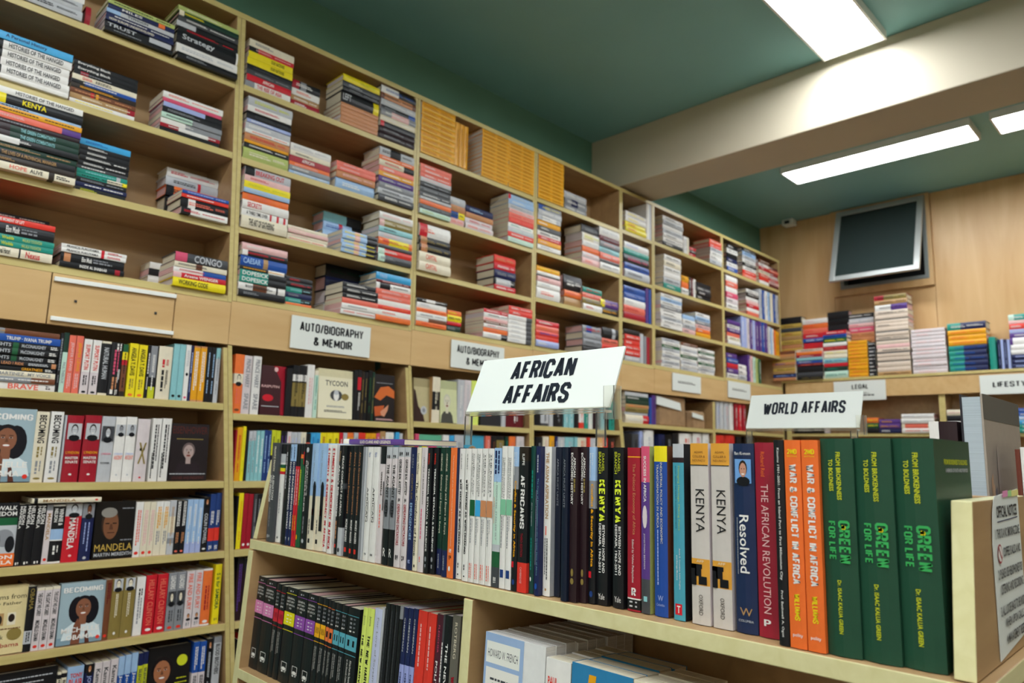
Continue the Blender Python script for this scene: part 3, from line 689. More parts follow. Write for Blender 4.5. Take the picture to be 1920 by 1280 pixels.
up(1, 'D', 1, -60, 103, 392, 'R~w:THE_MOMENT_OF_LIFT|.3|.62 k~w:Elon_Musk|.42|.58;#|.6|.8|e*2 t~Y:Wedda|.38|.52;MALALA_YOUSAFZAI|.62|.85|L t~Y:Wedda|.38|.52;MALALA_YOUSAFZAI|.62|.85|L c+k@.6-.62~r:Nexus|.68|.85|r|.1_.8;Yuval_Harari|.35|.5|k*1.6', off=-.01, where='red topped stack on the cream nexus book, bottom shelf, near upper bay')
up(1, 'D', 2, 116, 238, 455, 'w+r@.6-.65~k:FRANCIS_FUKUYAMA|.08|.56;#|.7|.92|r w+r@.6-.65~k:FRANCIS_FUKUYAMA|.08|.56;#|.7|.92|r k+f@.05-.15~w:Elon_Musk|.32|.48;#|.5|.8|e*2.2 k+d@.85-.93~w:INSIDE_AL_SHABAAB|.3|.72*1.3', off=-.005, where='stack with two white books on top, bottom shelf, near upper bay')
up(1, 'D', 3, 280, 316, 490, 'w k w*1.3 c', off=.13, D=.1, where='hidden stack behind the yellow based one, bottom shelf, near upper bay')
up(1, 'D', 4, 327, 427, 470, 'E+P@0-.22~x:CONGO|.35|.88|x|.1_.9*1.7 c+u@.4-.52~k w+b@.55-1~r r+p@0-.15~w:Arsene_WENGER|.2|.85*1 y~k:WORKING_CODE|.1|.65*1.6', off=-.015, where='yellow based stack with the congo book, bottom shelf, near upper bay')
# second bay
up(2, 'A', 0, 463, 548, 70, 'c~e*1.3 k+r@.2-1*.8~p y~k:OUR_NATIONS|.5|.8*1.1 y~k:OUR_NATIONS|.5|.8*1.1 k~E*.9 E~e*.8 r~w:AFRICAN|.35|.6 w+e@0-.2~r:THE_RISE_OF_ASIA|.25|.8*1.2', where='stack with two yellow books, top shelf, second upper bay')
up(2, 'A', 1, 547, 600, 146, 'k+d@0-.25+e@.3-.5~w*1.2 w~s U~w*.8 d~w*.9', off=.02)
up(2, 'A', 2, 640, 710, 137, 'y~Y:OUR_NATIONS|.45|.85*1.2 E~x*1 k~e*.8 k+y@.85-1~x:LEFT|.03|.25*2.2 f*.75 f*.75 f*.75 f*.75 f*.75', where='stack with copper based books, top shelf, second upper bay', off=-.005)
up(2, 'A', 3, 713, 779, 158, 'k+w@0-.5~b*1.2 u+f@.1-.9~k x~w*1.1 k+b@.8-1~e*.8 e+p@.3-.8~w c~w k+r@0-.1*.9 H~e H~e', off=-.008)
up(2, 'B', 0, 459, 543, 178, 'x~Y*1.4 w~r*.9 k~E*1.2 l~w*.5 x~w w~s*.6 f~r*1.1 a*.4 k~w*.7 L~c*1.7', off=-.005)
up(2, 'B', 1, 544, 620, 265, 'w~x*1.2 c~k*.8 d~w:AFRICAN|.3|.6 o~p*.7 e~w*.8 S~w*.5')
up(2, 'B', 2, 631, 704, 299, 's~p*.7 s~p*.7 f~p S~w*1.6')
up(2, 'B', 3, 712, 778, 273, 'x+k@.3-.6~k*1.4 o~w*.7 c+k@.7-1~r s~w*.9 a~w*.8 v~x e~w x~k E~w*1.1', off=-.01)
up(2, 'C', 0, 454, 541, 309, 'x+k@0-.2~r:BREAKING_OUT|.22|.85*1.3 p~r*.9 y~Y S~x*.7 o~s:THE_DEMOCRACY|.1|.6*1.1 w~r:SECRETS|.1|.4*1.3 w+r@.6-.64+r@.75-.8+r@.9-.95~k:A_THIRD_TIME_OVER|.1|.55 c~k:THE_ART_OF_GATHERING|.15|.7*1.8', where='stack based on a thick cream book, third shelf, second upper bay', off=-.01)
up(2, 'C', 1, 540, 617, 420, 'c~p p~c c~p c~s')
up(2, 'C', 2, 604, 676, 394, 'T+k@.6-1 S+r@.4-.5+k@.75-1~b S+r@.4-.5+k@.75-1~w S+r@.4-.5+k@.75-1~w S+r@.4-.5+k@.75-1~w', off=.125, D=.10, where='back stack of striped blue books, third shelf, second upper bay')
up(2, 'C', 3, 641, 708, 428, 'S+p@.35-.5+k@.7-1~y S+p@.35-.5+k@.7-1~y S+p@.35-.5+k@.7-1~y S+p@.35-.5+k@.7-1~y S+p@.35-.5+k@.7-1~y', off=-.01, where='front stack of striped blue books, third shelf, second upper bay')
up(2, 'C', 4, 711, 775, 395, 'w~p*1.2 z+p@0-.15~c*1.3 T~k*.9 x~p o+y@.3-.9~r*1.2 E*.6 R+M@0-.2~w*1.1 E+M@0-.2~e*1.2', off=-.01)
up(2, 'D', 0, 449, 537, 452, 'p~w*1.2 k+w@0-.12~r*.9 b+U@.48-.58~S:CAESAR|.05|.42*1.7 k+w@.6-.95~a*.7 t+k@.6-1~w:DOPESICK|.05|.6|w|.15_.85 t+k@.6-1~w:DOPESICK|.05|.6|w|.15_.85 w+u@.3-.6+k@.8-.84~k*1.2 k~e*1.1', where='stack with the blue caesar book, bottom shelf, second upper bay', off=-.01)
up(2, 'D', 1, 537, 586, 516, 'k~r k~r t+k@.6-1~T n~e t+k@.6-1~T o*.5', off=.01)
up(2, 'D', 2, 608, 680, 490, 'k~G n~k k w', off=.125, D=.10, where='dark back stack, bottom shelf, second upper bay')
up(2, 'D', 3, 641, 709, 526, 'k~w k~w k~w R+s@0-1*1 w~e w~s', off=-.012, where='front stack of black over white books, bottom shelf, second upper bay')
up(2, 'D', 4, 710, 775, 509, 'B~S:FREE|.1|.3*1.3 m~p*.5 w+k@.1-.4~k*1.1 s~p s~p*.9 w R~o*.8 w~s o~s*.9', off=-.012)
# third bay
MG = dict(name='magazine', cat='magazine', page='w', D=.17)
G2 = 'yellow spined magazines on the top shelf'
def mags(x0, x1, yt, n, k, bay):
    z = SH['A'][bay-1]
    r = stack(LW, x0, x1, yt, z, ' '.join(['F0A80E~A:=|0|1|C|0_.2;#|.05|.48;#|.55|.9']*n), k, G2, off=-.006, seed=n, jit=.001, **MG)
    for i, o in enumerate(r):
        o['label'] = f'yellow spined magazine, {ORD[n-1-i]} in the {k}'
mags(789, 853, 181, 10, 'first pile of yellow magazines', 3); mags(903, 954, 235, 13, 'second pile of yellow magazines', 3)
mags(955.5, 1003, 260, 13, 'third pile of yellow magazines', 3); mags(1009, 1057, 285, 12, 'fourth pile of yellow magazines', 4)
row(LW, SH['A'][2], [(854, 861.5, 228, 'a~A'), (862.3, 869.5, 232, 'a~A'), (870.3, 878, 236, 'a~A')], 'upright one after the first yellow magazine pile', G2, off=-.006, name='magazine', cat='yellow magazine')
up(4, 'A', 1, 1058, 1100, 355, 'x~w*1.2 e+n@.3-.6~w*1.3 e~w', off=.01)
up(3, 'B', 0, 783, 842, 303, 's~w s~w s~w x~p k~e E~e*1.2 E~w*1.1 x~w*.6 o~s E~e*1.1 M~L', off=-.01)
up(3, 'B', 1, 842, 872, 366, 'x~w*1.2 f~U b+y@.6-1~G*1 p~s*1.1', off=.005)
up(3, 'B', 2, 873, 925, 382, 'n~S*1.2 f~U*.9 j~r j~s', off=.005)
up(3, 'B', 3, 954, 1002, 362, 'S+r@0-.1~x S~w x~e p~s*.8 s~r R~s w~t x~M R~w M~x', off=-.01)
up(3, 'C', 0, 785, 844, 415, 'w+r@0-.25~s*1.8 k+f@.05-.25~z*1.1 k+f@.05-.25~z*1.1 c~s:CAPITAL|.2|.55*1.3 c~s:CAPITAL|.2|.55*1.3', off=-.015)
up(3, 'C', 1, 927, 967, 475, 'R~f*1.2 r~w n~e*1.2 k+x@.1-.8~w*1.1 r~w*.8')
up(3, 'D', 0, 781, 838, 557, 'k+w@.3-.6~w*.6 w~x*1.2 o~R*.8 w~e w+u@.4-1*.7 o~R*.9', off=-.01)
up(3, 'D', 1, 839, 865, 580, 'o~y*.8 y~k*1.1 r*.6 G~e*1.1', off=.005)
up(3, 'D', 2, 906, 954, 577, 'r~w w~k*1.2 p~s u~w*.8 w~r o~s*1.3 w+k@.7-1~x*1.5', off=-.005)
up(3, 'D', 3, 955, 1000, 572, 'R~w R~w w+E@.75-1~x w+E@.75-1~x w+E@.75-1~x w+E@.75-1~x w+E@.75-1~x w+E@.75-1~x', off=-.01)
# fourth bay
up(4, 'B', 0, 1006, 1050, 380, 'e+b@0-.3~y x~w*1.2 x+w@.2-.8~e a~w*1.2 E~w w~k*1.2 r~w*.8 a~p w~e', off=-.008)
up(4, 'B', 1, 1091, 1127, 418, 'E~e*1.4 w+c@.1-.6~Y*1.3 w~x o~s j~p p~s*1.1')
up(4, 'B', 2, 1128, 1165, 424, 'w~x*1.5 m~e e~p T~e s~w*1.2 k*.6 w~e*1.2', off=-.005)
up(4, 'C', 0, 1004, 1048, 495, 'a~y w~x*.6 k*.3 p~s w~x w~s*2', off=-.008)
up(4, 'C', 1, 1058, 1092, 512, 'k~w*2 o~s*.8 U*1.2', off=.02)
up(4, 'C', 2, 1093, 1129, 536, 't~r s~p z~e*1.2 w~r*1.2')
up(4, 'C', 3, 1130, 1164, 560, 'v+y@0-.25~p k~a')
up(4, 'D', 0, 1004, 1047, 597, 'r~w s~o R~b R~s*.8 l~w*1.2', off=-.008)
up(4, 'D', 1, 1093, 1128, 608, 'e+b@.2-.5~r e~x e~E k*1.4')
up(4, 'D', 2, 1129, 1160, 612, 'k+x@.6-.8~E*1.6 s~k R~k*1.2 w~s')
# narrow bay
up(5, 'A', 0, 1173, 1212, 393, 'w~y w~y y~r y~r', off=-.004)
up(5, 'B', 0, 1171, 1218, 450, 'w~l*1 t~T*.8 k~P*1.3 b~k x~k*1.2', off=-.004)
up(5, 'C', 0, 1171, 1211, 533, 'b~n*1 b~l*.8 w~x s~r d~r', off=-.004)
up(5, 'D', 0, 1171, 1200, 615, 'k R~w R~w R~w R~w x~w*1', off=-.004)
GU = 'books standing in the far upper bays'
row(LW, SH['A'][4], [(1213, 1219, 380, 'w'), (1219.5, 1224, 378, 'x')], 'standing beside the yellow and white stack', GU)
row(LW, SH['C'][4], [(1212, 1216.5, 540, 'v'), (1217, 1221, 542, 'b')], 'standing in the third shelf of the narrow bay', GU)
row(LW, SH['D'][4], [(1201, 1207, 625, 'x'), (1207.5, 1213, 630, 'e'), (1213.5, 1219, 632, 'd')], 'standing in the bottom shelf of the narrow bay', GU)

# the two furthest bays
nfb = {}
def fb(x0, x1, yt, z, cols, st=False, off=0.0):
    rr = random.Random(x0); k = nfb[round(z, 2)] = nfb.get(round(z, 2), -1)+1
    tk = [c+'~'+('k' if c in 'wcxpjSTyaMLq' else 'w') if rr.random() < .75 else c for c in cols]
    b = 'sixth' if x0 < 1355 else 'corner'; sh_ = ['bottom', 'third', 'second', 'top'][min(3, int((z-.5)/.26))]
    if st: row(LW, z, [(x0+(x1-x0)*i/len(cols), x0+(x1-x0)*(i+.94)/len(cols), yt+2*i, t) for i, t in enumerate(tk)], f'upright in group {chr(97+k)}, {sh_} shelf, {b} upper bay', G1, off=off, setback=False)
    else: stack(LW, x0, x1, yt, z, ' '.join(tk), f'{nth(k)} stack of the {sh_} shelf, {b} upper bay', G1, off=off)
zA, zB, zC, zD = (SH[k][5] for k in 'ABCD')
fb(1243, 1281, 402, zA, 'wxwxwwk'); fb(1282, 1292, 446, zA, 'wwc', True); fb(1293, 1305, 462, zA, 'rkr'); fb(1331, 1354, 446, zA, 'sRxwwx', False, -.01)
fb(1245, 1277, 475, zB, 'wcwwxt'); fb(1278, 1291, 515, zB, 'aow', False); fb(1292, 1305, 519, zB, 'kmw', True); fb(1306, 1333, 527, zB, 'kEkk')
fb(1239, 1279, 548, zC, 'wSwewwxww', False, -.01); fb(1280, 1304, 588, zC, 'Swxp'); fb(1305, 1332, 584, zC, 'wSepoa')
fb(1241, 1275, 632, zD, 'xwgxwxwxw', False, -.005); fb(1276, 1308, 640, zD, 'uwxwgwxwx'); fb(1309, 1340, 652, zD, 'wgwxwgwxw')
zA, zB, zC, zD = (SH[k][6] for k in 'ABCD')
fb(1363, 1383, 455, zA, 'kwknwb'); fb(1393, 1418, 462, zA, 'kSxwkwRs'); fb(1424, 1444, 484, zA, 'uwrcsRw'); fb(1446, 1464, 500, zA, 'msdwrpm')
fb(1362, 1384, 514, zB, 'wswPjw'); fb(1400, 1423, 540, zB, 'wkwprws'); fb(1425, 1461, 541, zB, 'xbwScbx', True)
fb(1364, 1388, 598, zC, 'vwvscw'); fb(1391, 1423, 592, zC, 'lljvlv', True); fb(1424, 1441, 600, zC, 'vbv', True); fb(1442, 1462, 612, zC, 'wSwoaa', True)
fb(1363, 1384, 660, zD, 'vbrvw'); fb(1385, 1400, 682, zD, 'wwx'); fb(1403, 1428, 665, zD, 'vpMLg', True)

# ================================================================ books on the end wall counter
GR = 'stacks on the counter under the window'
RZ = .6505
def rw(k, x0, x1, yt, toks, off=.01, z=RZ, where=None, **kw):
    return stack(RW, x0, x1, yt, z, toks, where or f'{nth(k)} stack on the end wall counter', GR, off=off, **kw)
rw(0, 1449, 1492, 660, 'u f~F U F~k f~b U F~k U N~l*1.3 f', off=-.03, D=.13, where='front stack at the room corner of the end counter')
rw(1, 1466, 1506, 597, 'k*1.6 F~u E F~d U F~u f F~o E F~r U F~b U F f', off=.105, D=.1, where='tall yellow striped stack in the counter corner')
rw(2, 1494, 1543, 656, 'D~k o~a d~w T b~w m~s k*2.2 E*1.5 k~z', off=-.02, D=.13)
rw(2, 1508, 1556, 600, 'w~p o~R s~R r~w b~w*.8 r~R*2 c w~s c x x x', off=.12, D=.085, where='red topped back stack on the end counter')
rw(3, 1545, 1590, 622, 'r~w b~k g~y*1.3 w d~s*1.2 c~y*1.2 c T~b*1.3 r G~t*1.2 M~t*2', off=0, D=.11, where='stack with a mint green base on the end counter')
rw(3, 1556, 1596, 586, 'k K k P k w m g w w', off=.12, D=.085, where='black topped back stack on the end counter')
rw(4, 1591, 1628, 640, 'a~o a~o a~o a~o a~o a~o a~o a~o a~o a~o', off=0, D=.11, where='orange pile on the end counter')
rw(4, 1593, 1643, 590, 'k~w x~w*1.2 p~P*.8 P~w*1.2 f~u f~u f~u f~u f~u f~u f~u f~u k k', off=.12, D=.085, where='pink and brown topped stack behind the orange pile')
rw(5, 1629, 1643, 642, 'k~w k~w E~w k~w k~w k~w k~w k~w k~w', off=0, D=.11, where='thin dark pile beside the orange pile')
rw(6, 1645, 1708, 556, 'd+z@.3-1~k*1.3 U~k*1.2 v+w@0-.5~k*1.6 D~k*1.2 D k*.25 D D~h D E*.3 D D~k k*.25 D p D~k E*.3 D D k*.25 D*1.4 D*1.2 U~k', where='tallest pale stack under the window')
rw(7, 1711, 1776, 619, 'j~p j~p j~x j~p j~x j~p j~p j~x j~p j~p j~x j~p', where='pinkish grid patterned stack under the window')
rw(8, 1780, 1853, 607, 'n+t@0-.35~w*1.4 a~o*1 a~o a~o n+t@0-.4~b n+t@0-.4~b n+t@0-.4~b n+t@0-.4~b n+t@0-.4~b', where='teal and blue stack with an orange band')
row(RW, RZ, [(1855, 1867, 632, 't'), (1871, 1876, 637, 'n~l'), (1877, 1882, 636, 'l'), (1883, 1888, 636, 'n~l'), (1889, 1894, 636, 'l')], 'standing at the end of the counter stacks', GR)
rw(9, 1896, 1950, 590, 't+M@0-.2~w*1.3 p*.7 R~w*1.2 l~x*.8 v~w v+w@.1-1*1.5 w w n~l n~l n~l', where='teal topped stack above the lifestyle sign')
# shelf under the end counter
GE = 'books on the shelf below the end counter'
stack(RW, 1625, 1647, 783, .2225, 'o~y g~y k', 'small orange topped stack below the end counter', GE)
stack(RW, 1648, 1688, 786, .2225, 'v~a v~a n~w', 'purple pair below the end counter', GE)
stack(RW, 1690, 1752, 776, .2225, 'w~x w~x c+s@.1-.8 w~s', 'white stack below the end counter', GE)
stack(RW, 1776, 1806, 768, .2225, 'c~p k w w~x', 'cream topped stack below the end counter', GE)
stack(RW, 1908, 1960, 765, .2225, 'b~l b~w S~w B~w t~w t~w', 'blue and teal stack beside the art book', GE)
stack(RW, 1488, 1545, 800, .2225, 'k~w', 'dark pair below the end counter corner', GE)

# ================================================================ lower shelves: upright books
GL = 'books on the lower wall shelves'
def low(bay, r, items, where, **kw):
    return row(LW, LSH[bay-1][r], items, where, GL, off=.012, setback=False, **kw)
# near bay, first shelf
stack(LW, -75, 108, 606, LSH[0][0], 'e+u@.4-1~U*1.1 b~w:TRUMP_·_IVANA_TRUMP|.42|.9|w|.2_.7*1.5 k+g@.5-.56~x:GREENLIGHTS|.1|.48;McCONAUGHEY|.59|.85;#|.9|.98|w*1.3 k+g@.5-.56~x:GREENLIGHTS|.1|.48;McCONAUGHEY|.59|.85;#|.9|.98|w*1.3 k+g@.5-.56~x:GREENLIGHTS|.1|.48;McCONAUGHEY|.59|.85;#|.9|.98|w*1.3 k+f@.93-.98~f:LEAD_I_RIDE|.4|.63;#|.68|.9|x*1 k~a:GREATNESS|.62|.85;#|.88|.96|w*1 c~e:MARTINEZ|.38|.66;MY_VOICE|.7|.95|e*1.2 e+u@.74-1~w*1.1 w~s:BRAVE|.5|.82|s|.1_.85;#|.9|.95|k*1.5',
      'lying stack over the word brave, first lower shelf, near bay', GL, off=.012)
low(1, 0, [(111, 117, 624, 'k~e'), (117.5, 127, 623, 'M+G@0-.33~e:PAUL_THEROUX|.5|.85'), (127.5, 140, 628, 's~p:JENIFER_LEWIS|.12|.62;#|.66|.92|p'), (141, 154, 629, 's~a:JENIFER_LEWIS|.12|.62;#|.66|.92|p'),
    (156, 171, 635, 'w+j@.6-1~R:SUPPORT_PUTIN|.1|.56;#|.66|.85|k;o|.94|.98|k'), (173, 188, 637, 'w+j@.6-1~R:SUPPORT_PUTIN|.1|.56;#|.66|.85|k;o|.94|.98|k'), (190, 207, 639, 'c+k@.04-.96~x:NATURAL_HUMAN|.12|.7'),
    (208, 229, 641, 'k~P:#|.14|.6;#|.65|.9|f', dict(texts=[('#', .02, .16, 'w', (.4, .9)), ('#', .5, .75, 'w', (.7, .9)), ('#', .88, .99, 'w', (.1, .9))])), (229.5, 239, 645, 'h+g@0-.15+y@.15-.3+r@.3-.4+u@.4-.9~k'),
    (242, 258, 643, 'y~k:ANGELA_Y._DAVIS|.08|.6;#|.66|.85|z;o|.93|.98|o'), (259.5, 275, 646, 'y~k:ANGELA_Y._DAVIS|.08|.6;#|.66|.85|z;o|.93|.98|o'), (276.5, 281.5, 647, 'k~w'), (282, 294, 648, 'k+e@0-.6+Y@.78-1~w'),
    (297, 323, 648, 'c~r:#|.25|.4;#|.45|.85|k', dict(side='k')), (324, 335, 644, 'T~k:o|.9|.95'), (335.5, 346, 645, 'T~k:o|.9|.95'), (347, 356, 646, 'w~x:#|.1|.4;o|.5|.56|k;o|.92|.96|P'), (356.5, 361.5, 648, 'n~l'),
    (362, 373.5, 648, 'f+a@.03-.97~w:#|.1|.8'), (374.5, 386, 649, 'f+a@.03-.97~w:#|.1|.8'), (387, 395, 650, 'k~S'), (395.5, 403.5, 651, 'k~S'), (404, 412, 652, 'x+T@0-.2~e')],
    'from the brave stack, first lower shelf, near bay', seed=1)
# second shelf: covers and thick spines
def becoming(x0, x1, yt, z, lab, seed=0):
    A = [('r', 0, 0, 1, 1, '9db3bb'), ('r', 0, 0, 1, .12, '7d98a6')] + portrait(.53, .57, .165, '8a5a42', '16141a', 'd5e2e4', True, .66, .8) + \
        [('p', [(.3, 0), (.5, 0), (.5, .3), (.42, .41), (.34, .3)], '7a4a36'), ('p', [(.62, 0), (.72, 0), (.66, .2), (.6, .2)], '5a3024'), ('t', 'BECOMING', .06, .84, .94, .925, 'w', .03),
         ('t', 'MICHELLE', .08, .19, .92, .27, 'w', .02), ('t', 'OBAMA', .2, .07, .8, .15, 'w', .02), ('e', .9, .07, .045, .03, 'R')]
    return faceout(LW, x0, x1, yt, z, '9db3bb', A, lab, off=.012, group=GL, **HB)
becoming(-50, 63, 763, LSH[0][1], 'pale blue memoir with smiling woman on cover, cut by the picture edge, second lower shelf')
low(1, 1, [(64, 88, 771, 'c~k:BECOMING|.05|.45;#|.5|.65|z;#|.7|.88|e;o|.93|.96|z', dict(hard=True)), (91, 115, 771, 'w~k:BECOMING|.05|.45;#|.5|.65|z;#|.7|.88|e;o|.93|.96|z', dict(hard=True)), (117.5, 121, 778, 'x'),
    (122, 153, 778, 'm+d@0-1~w:^MASTER|.62|.66|w|.1_.9;^SENATE|.68|.72|w|.12_.88;^LYNDON|.54|.58|a|.1_.9;o|.87|.9|w|.4_.6', dict(hard=True, texts=[('=', .12, .36, 'x', (.08, .92)), ('face', .12, .36, 'x', (.1, .9))])),
    (156, 187, 778, 'm+d@0-1~w:^MASTER|.62|.66|w|.1_.9;^SENATE|.68|.72|w|.12_.88;^LYNDON|.54|.58|a|.1_.9;o|.87|.9|w|.4_.6', dict(hard=True, texts=[('=', .12, .36, 'x', (.08, .92)), ('face', .12, .36, 'x', (.1, .9))])),
    (188, 213, 780, 'x+x@0-1~E:^POWER|.7|.73|E|.15_.85;^LYNDON|.56|.59|P|.15_.85', dict(hard=True, texts=[('=', .15, .38, 'E', (.05, .95)), ('face', .15, .38, 'x', (.1, .9))])),
    (214, 233.5, 781, 'w~s:^LYNDON|.56|.59|l|.1_.9;^ASCENT|.6|.66|s|.1_.9;o|.88|.91|x|.4_.6', dict(texts=[('=', .12, .29, 'x', (.05, .95)), ('face', .12, .29, 'e', (.2, .9))])),
    (234.5, 253.5, 781, 'w~s:^LYNDON|.56|.59|l|.1_.9;^ASCENT|.6|.66|s|.1_.9;o|.88|.91|x|.4_.6', dict(texts=[('=', .12, .29, 'x', (.05, .95)), ('face', .12, .29, 'e', (.2, .9))])),
    (256, 279, 785, 'j~z:^X|.38|.72|z|.2_.85;#|.47|.51|k;o|.92|.95|r|.4_.6', dict(side='w')), (284, 300, 784, 'w~k:#|.1|.8', dict(texts=[('#', .55, .95, 'k', (.1, .3))])), (302, 319, 784, 'w~k:#|.1|.8', dict(texts=[('#', .55, .95, 'k', (.1, .3))]))],
    'after the pale blue cover, second lower shelf, near bay', seed=2)
faceout(LW, 320, 391, 794, LSH[0][1], '1e1518', [('t', 'EISENHOWER', .04, .82, .96, .95, '5a2a24', .0), ('r', .15, .72, .85, .735, 'z')] + portrait(.48, .5, .13, 'b09a94', '6a5a58', '2a2024', False, .66, .8, smile=False) +
        [('#', .02, .1, .95, .13, 'x'), ('t', 'SOLDIER AND PRESIDENT', .08, .02, .92, .07, '6a3a34', 0)], 'dark cover with a bald man resting his chin, end of the second lower shelf', off=.012, group=GL)
# third shelf
faceout(LW, -62, 32, 946, LSH[0][2], 'k', [('r', 0, .64, 1, .76, 'g'), ('t', 'LONG WALK', .12, .88, .97, .95, 'w', .02), ('t', 'TO FREEDOM', .1, .79, .97, .86, 'w', .02), ('r', 0, .2, 1, .64, 'x'), ('e', .75, .44, .2, .14, 'e'), ('e', .5, .4, .18, .2, 'E'), ('e', .88, .34, .1, .13, 'k'),
        ('r', 0, 0, 1, .2, 'o'), ('t', 'NELSON', .1, .11, .96, .17, 'w', .02), ('t', 'MANDELA', .1, .03, .96, .09, 'w', .02)], 'black cover with green band and orange foot at the picture edge, third lower shelf', off=.012, group=GL)
mk = 'k~w:NELSON|.03|.33|w|.5_.9;MANDELA|.03|.4|w|.12_.44;#|.94|.98|w'
low(1, 2, [(33, 47, 946, mk), (47.5, 65.5, 945, mk), (66, 85, 945, mk), (85.5, 97, 946, 'j+e@0-.1~U:MANDELA|.15|.6;o|.9|.95|R'),
    (97.5, 121, 946, 'w+k@.03-.42+S@.42-.6+k@.62-.97~w:WINNIE_&|.07|.36|w|.5_.85;NELSON|.07|.3|w|.12_.4;#|.7|.85|w'), (122, 153, 944, 'r+x@0-.22~w:MANDELA|.25|.78|w|.25_.65;#|.25|.6|p|.7_.8;o|.87|.91|p|.4_.6', dict(hard=True, texts=[('face', .0, .22, 'x', (.1, .9))])),
    (154, 176, 944, 'n+e@0-.25~l:#|.33|.85|l|.55_.7;#|.33|.7|l|.25_.35;o|.92|.97|x|.35_.65', dict(texts=[('face', .0, .25, 'u', (.15, .9))]))], 'from the picture edge cover, third lower shelf, near bay', seed=3)
faceout(LW, 178, 253, 942, LSH[0][2], '14110f', [('e', .38, .62, .22, .27, '3a2a20'), ('e', .4, .58, .19, .25, '7a5036'), ('e', .34, .8, .2, .09, '8c8880'), ('r', .26, .6, .36, .62, '20140e'), ('r', .44, .6, .54, .62, '20140e'), ('p', [(.38, .6), (.43, .6), (.46, .5), (.36, .5)], '5c3a28'), ('r', .32, .44, .5, .455, '3c2018'),
        ('t', 'MANDELA', .04, .13, .97, .25, 'c9a84e', .0), ('t', 'MARTIN MEREDITH', .04, .04, .97, .1, 'x', .01), ('#', .66, .86, .95, .88, 'e'), ('#', .66, .3, .95, .32, 'e')], 'black cover with an old man in half shadow, middle of the third lower shelf', off=.01, group=GL)
low(1, 2, [(254, 267.5, 941, 'c+w@0-1~s:#|.15|.8;o|.9|.96|R'), (268, 280, 941, 'c~p:#|.15|.8;o|.9|.96|R'), (280.5, 291.5, 941, 'c~p:#|.15|.8;o|.9|.96|R'), (292, 305, 940, 'w+c@.2-1~a:#|.1|.5;#|.55|.8|e'), (305.5, 317, 940, 'w+c@.2-1~a:#|.1|.5;#|.55|.8|e'),
    (317.5, 329.5, 938, 'x+c@.3-.6+e@.7-.8~U'), (330, 340, 938, 'k~w:#|.02|.5|w|.2_.8;#|.6|.8|f;o|.93|.97|s'), (340.5, 350, 938, 'k~w:#|.02|.5|w|.2_.8;#|.6|.8|f;o|.93|.97|s'), (350.5, 360.5, 936, 'S+l@.8-1~w'), (361, 370.5, 936, 'S+l@.8-1~w'), (371, 380.5, 936, 'S+l@.8-1~w'),
    (381, 392.5, 932, 'k~x:COLIN_POWELL|.3|.85;o|.93|.96|w', dict(texts=[('face', .02, .18, 'f', (.1, .9))])), (393, 403.5, 926, 'N+R@.6-.82~w:#|.3|.55;#|.9|.97|w'), (404, 413.5, 924, 'N+R@.6-.82~w:#|.3|.55;#|.9|.97|w')],
    'after the old man cover, third lower shelf, near bay', seed=4)
# the book lying across the tops
z_l = LW.height(944, LW.along(120, -.1, .02), .02)
# fourth shelf
faceout(LW, -40, 49, 1105, LSH[0][3], 'e0cf9a', [('t', 'Dreams from', .05, .8, .97, .87, 'h', 0), ('t', 'My Father', .25, .7, .88, .76, 'h', 0), ('r', .35, .42, .52, .6, 'U'), ('r', .6, .42, .78, .6, 'c'), ('e', .69, .52, .07, .06, 'h'), ('e', .43, .5, .06, .07, 'h'), ('e', .78, .28, .16, .09, 'z'),
        ('t', 'Barack', .2, .22, .55, .28, 'h', 0), ('t', 'Obama', .35, .1, .9, .16, 'd', 0), ('#', .1, .36, .9, .375, 'u')], 'cream cover with small old photographs at the picture edge, fourth lower shelf', off=.012, group=GL)
lw_ = 'c+j@.04-1~E:THE_LIGHT_WE_CARRY|.08|.45;MICHELLE_OBAMA|.52|.85;o|.91|.96|R'
low(1, 3, [(50, 65, 1100, 'k+x@.68-.88~z:OBAMA|.03|.36;#|.7|.85|E'), (66, 80.5, 1103, lw_), (81, 95.5, 1102, lw_), (96, 110, 1100, lw_)], 'from the picture edge cover, fourth lower shelf, near bay', seed=5)
becoming(111.5, 196, 1097, LSH[0][3], 'pale blue memoir with smiling woman on cover, whole, middle of the fourth lower shelf')
